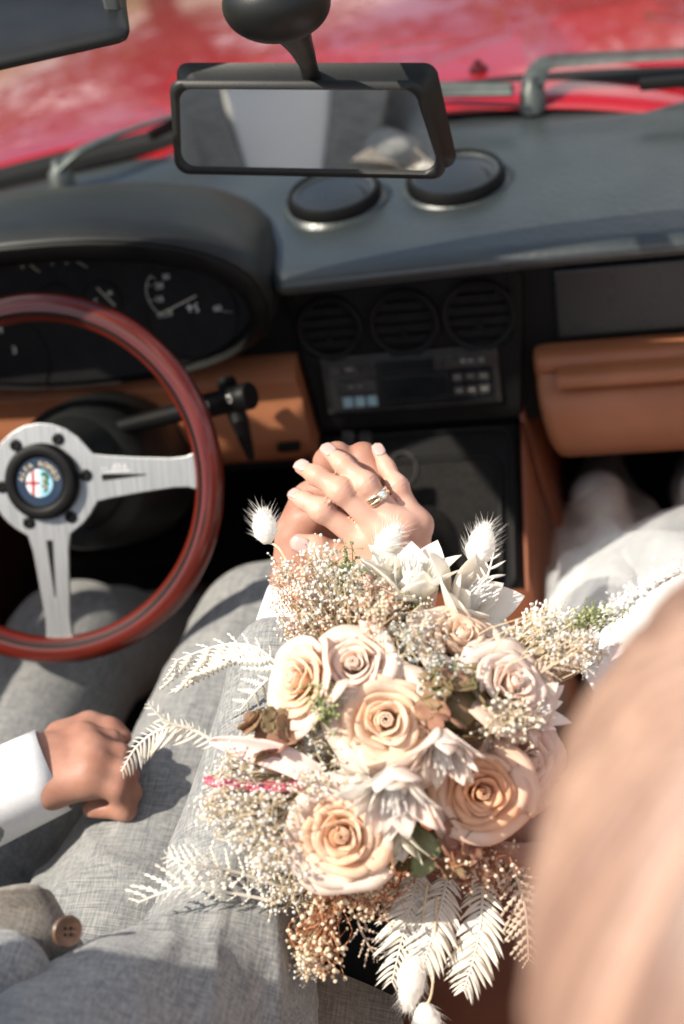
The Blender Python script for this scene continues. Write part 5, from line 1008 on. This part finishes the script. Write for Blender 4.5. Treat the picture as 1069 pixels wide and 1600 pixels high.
fern([(755, 1370, 1.05), (752, 1430, 1.035), (742, 1490, 1.03), (724, 1548, 1.03)], 24, 46, 'fern', 9, (1, 1), .1, 3, 66, .085, .3)
fern([(590, 1370, 1.06), (560, 1430, 1.05), (575, 1475, 1.04), (590, 1495, 1.04)], 8, 30, 'ferntan', 10, (1, 1), .1, 5, 60, .09)
fern([(742, 935, 1.075), (760, 905, 1.075), (772, 862, 1.08)], 7, 30, 'fern', 11, (.7, 1), .1, 3, 60, .09)
fern([(800, 1010, 1.05), (835, 970, 1.05), (880, 965, 1.05), (915, 985, 1.05)], 12, 32, 'fern', 12, (1, .8), .1, 5, 60, .09)
fern([(830, 1060, 1.02), (880, 1030, 1.02), (930, 1000, 1.02)], 11, 40, 'ferntan', 13, (1, 1), .1, 6, 60, .09)
fern([(800, 1350, 1.03), (820, 1420, 1.02), (825, 1500, 1.02)], 12, 50, 'ferntan', 14, (1, 1), .1, 6, 60, .09)
fern([(340, 1165, 1.035), (400, 1150, 1.03), (450, 1160, 1.03)], 9, 38, 'fern', 15, (.4, 1), .1, 6, 60, .09)
# pink folded spathe, dotted crimson spike, broad leaves
G_ = []; P3 = smooth_path([at(328, 1158, 1.025), at(380, 1168, 1.012), at(440, 1185, 1.005), at(500, 1215, 1.005)], 8)
for i, p in enumerate(P3):
    t = i/(len(P3)-1); d_ = (P3[min(i+1, len(P3)-1)]-P3[max(i-1, 0)]).normalized(); nn = (Vector(CAM)-p).normalized(); s_ = nn.cross(d_).normalized(); hw = .0090*math.sin(math.pi*(.03+.72*t))**.8
    G_.append([p+s_*hw*u+nn*(.007*abs(u)**1.5*(1 if u > 0 else .4)) for u in (-1, -.6, -.2, .1, .4, .7, 1)])
mb = MB(); mb.grid(G_); mb.build('pink_spathe', PM['pinkleaf'], bq, ang=180, solid=.0008)
def dotmat():
    m, n, l, b = newmat('crimson_dotted_spike'); b.inputs['Roughness'].default_value = .6; t = n.new('ShaderNodeTexCoord'); v = n.new('ShaderNodeTexVoronoi'); v.inputs['Scale'].default_value = 420; v.inputs['Randomness'].default_value = .25; l.new(t.outputs['Object'], v.inputs['Vector'])
    r = n.new('ShaderNodeValToRGB'); r.color_ramp.elements[0].position = .28; r.color_ramp.elements[1].position = .36; r.color_ramp.elements[0].color = (.78, .52, .52, 1); r.color_ramp.elements[1].color = (.36, .05, .09, 1); l.new(v.outputs['Distance'], r.inputs['Fac']); l.new(r.outputs['Color'], b.inputs['Base Color']); return m
P3 = smooth_path([at(318, 1217, 1.012), at(360, 1226, 1.008), at(420, 1229, 1.004), at(500, 1228, 1.004)], 7); mb = MB(); mb.tube(P3, [.0014+.0030*math.sin(min(1, (i+1)/6)*1.57) for i in range(len(P3))], 12, flat=.6); mb.build('crimson_spike', dotmat(), bq)
def leaf(pts, w_, m, name='leaf', cup=.2):
    P3 = smooth_path([at(*q_) for q_ in pts], 6); G_ = []
    for i, p in enumerate(P3):
        t = i/(len(P3)-1); d_ = (P3[min(i+1, len(P3)-1)]-P3[max(i-1, 0)]).normalized(); nn = outward(p, .4); s_ = nn.cross(d_).normalized(); hw = w_*math.sin(math.pi*(.02+.96*t))**.8; G_.append([p+s_*hw*u+nn*cup*hw*u*u for u in (-1, -.5, 0, .5, 1)])
    mb = MB(); mb.grid(G_); mb.build(name, PM[m], bq, ang=180, solid=.0005)
leaf([(470, 1105, 1.015), (500, 1090, .998), (535, 1080, .99)], .010, 'leaf'); leaf([(670, 1300, 1.02), (690, 1330, 1.01), (700, 1360, 1.01)], .012, 'leaf'); leaf([(690, 1080, 1.03), (740, 1070, 1.01), (765, 1040, 1.01)], .016, 'olive')
leaf([(660, 1120, 1.03), (690, 1150, 1.01), (735, 1160, 1.01)], .016, 'olive'); leaf([(700, 1000, 1.05), (735, 1030, 1.03), (760, 1060, 1.02)], .012, 'olive'); leaf([(640, 1290, 1.02), (665, 1330, 1.0), (650, 1370, 1.0)], .010, 'leaf'); leaf([(505, 970, 1.06), (520, 985, 1.05), (520, 1010, 1.045)], .010, 'olive')
# fine dark stalks and the bound handle
for q_ in (((700, 985, 1.06), (716, 930, 1.065)), ((690, 975, 1.06), (702, 945, 1.065)), ((655, 965, 1.065), (640, 930, 1.07)), ((485, 1410, 1.03), (530, 1402, 1.03)), ((480, 880, 1.08), (520, 935, 1.07))):
    mb = MB(); mb.tube([at(*q_[0]), at(*q_[1])], .0008, 5); mb.build('twig', 'stemr', bq)
mb = MB(); e = core + Vector((.05, .03, -.10)); mb.tube([core+Vector((.01, .01, -.02)), lerp(core, e, .6), e, grip, grip+Vector((.03, -.02, -.06))], [.03, .02, .016, .015, .018], 16); mb.build('bound_stems', 'stemg', bq)
# green-brown filler under the blooms, packed so that no gaps show through to the hollow
def filler(n, seed):
    rs = np.random.RandomState(seed); mb = MB()
    for k in range(n):
        x, y = rs.normal(0, .42, 2)
        if x*x+y*y > 1: continue
        p = at(615+x*200, 1170+y*200, 1.065+.035*(x*x+y*y)+rs.normal(0, .012)); nn = (outward(p)+Vector(rs.normal(0, .6, 3))).normalized(); A, B, Nn = axes(nn, rs.uniform(0, 6)); l_ = rs.uniform(.010, .02); w_ = l_*.4
        mb.add([p-A*l_, p-A*l_*.3+B*w_, p+A*l_*.4+B*w_*.8, p+A*l_, p+A*l_*.4-B*w_*.8, p-A*l_*.3-B*w_, p+Nn*.002], [(0, 1, 6), (1, 2, 6), (2, 3, 6), (3, 4, 6), (4, 5, 6), (5, 0, 6)])
    o_ = mb.build('filler_foliage', PM['leaf'], bq); o_['kind'] = 'stuff'
spray('baby_breath', 'baby', 'stem', 545, 930, 1.075, 60, 45, 220, .0018, 31)
spray('baby_breath', 'baby', 'stem', 905, 1010, 1.04, 45, 40, 200, .0018, 32)
spray('baby_breath', 'baby', 'stem', 345, 1250, 1.015, 45, 55, 220, .0017, 33, dz=.015)
spray('cream_blossom_sprig', 'babyc', 'stem', 590, 955, 1.05, 60, 30, 160, .0021, 34)
filler(380, 5)
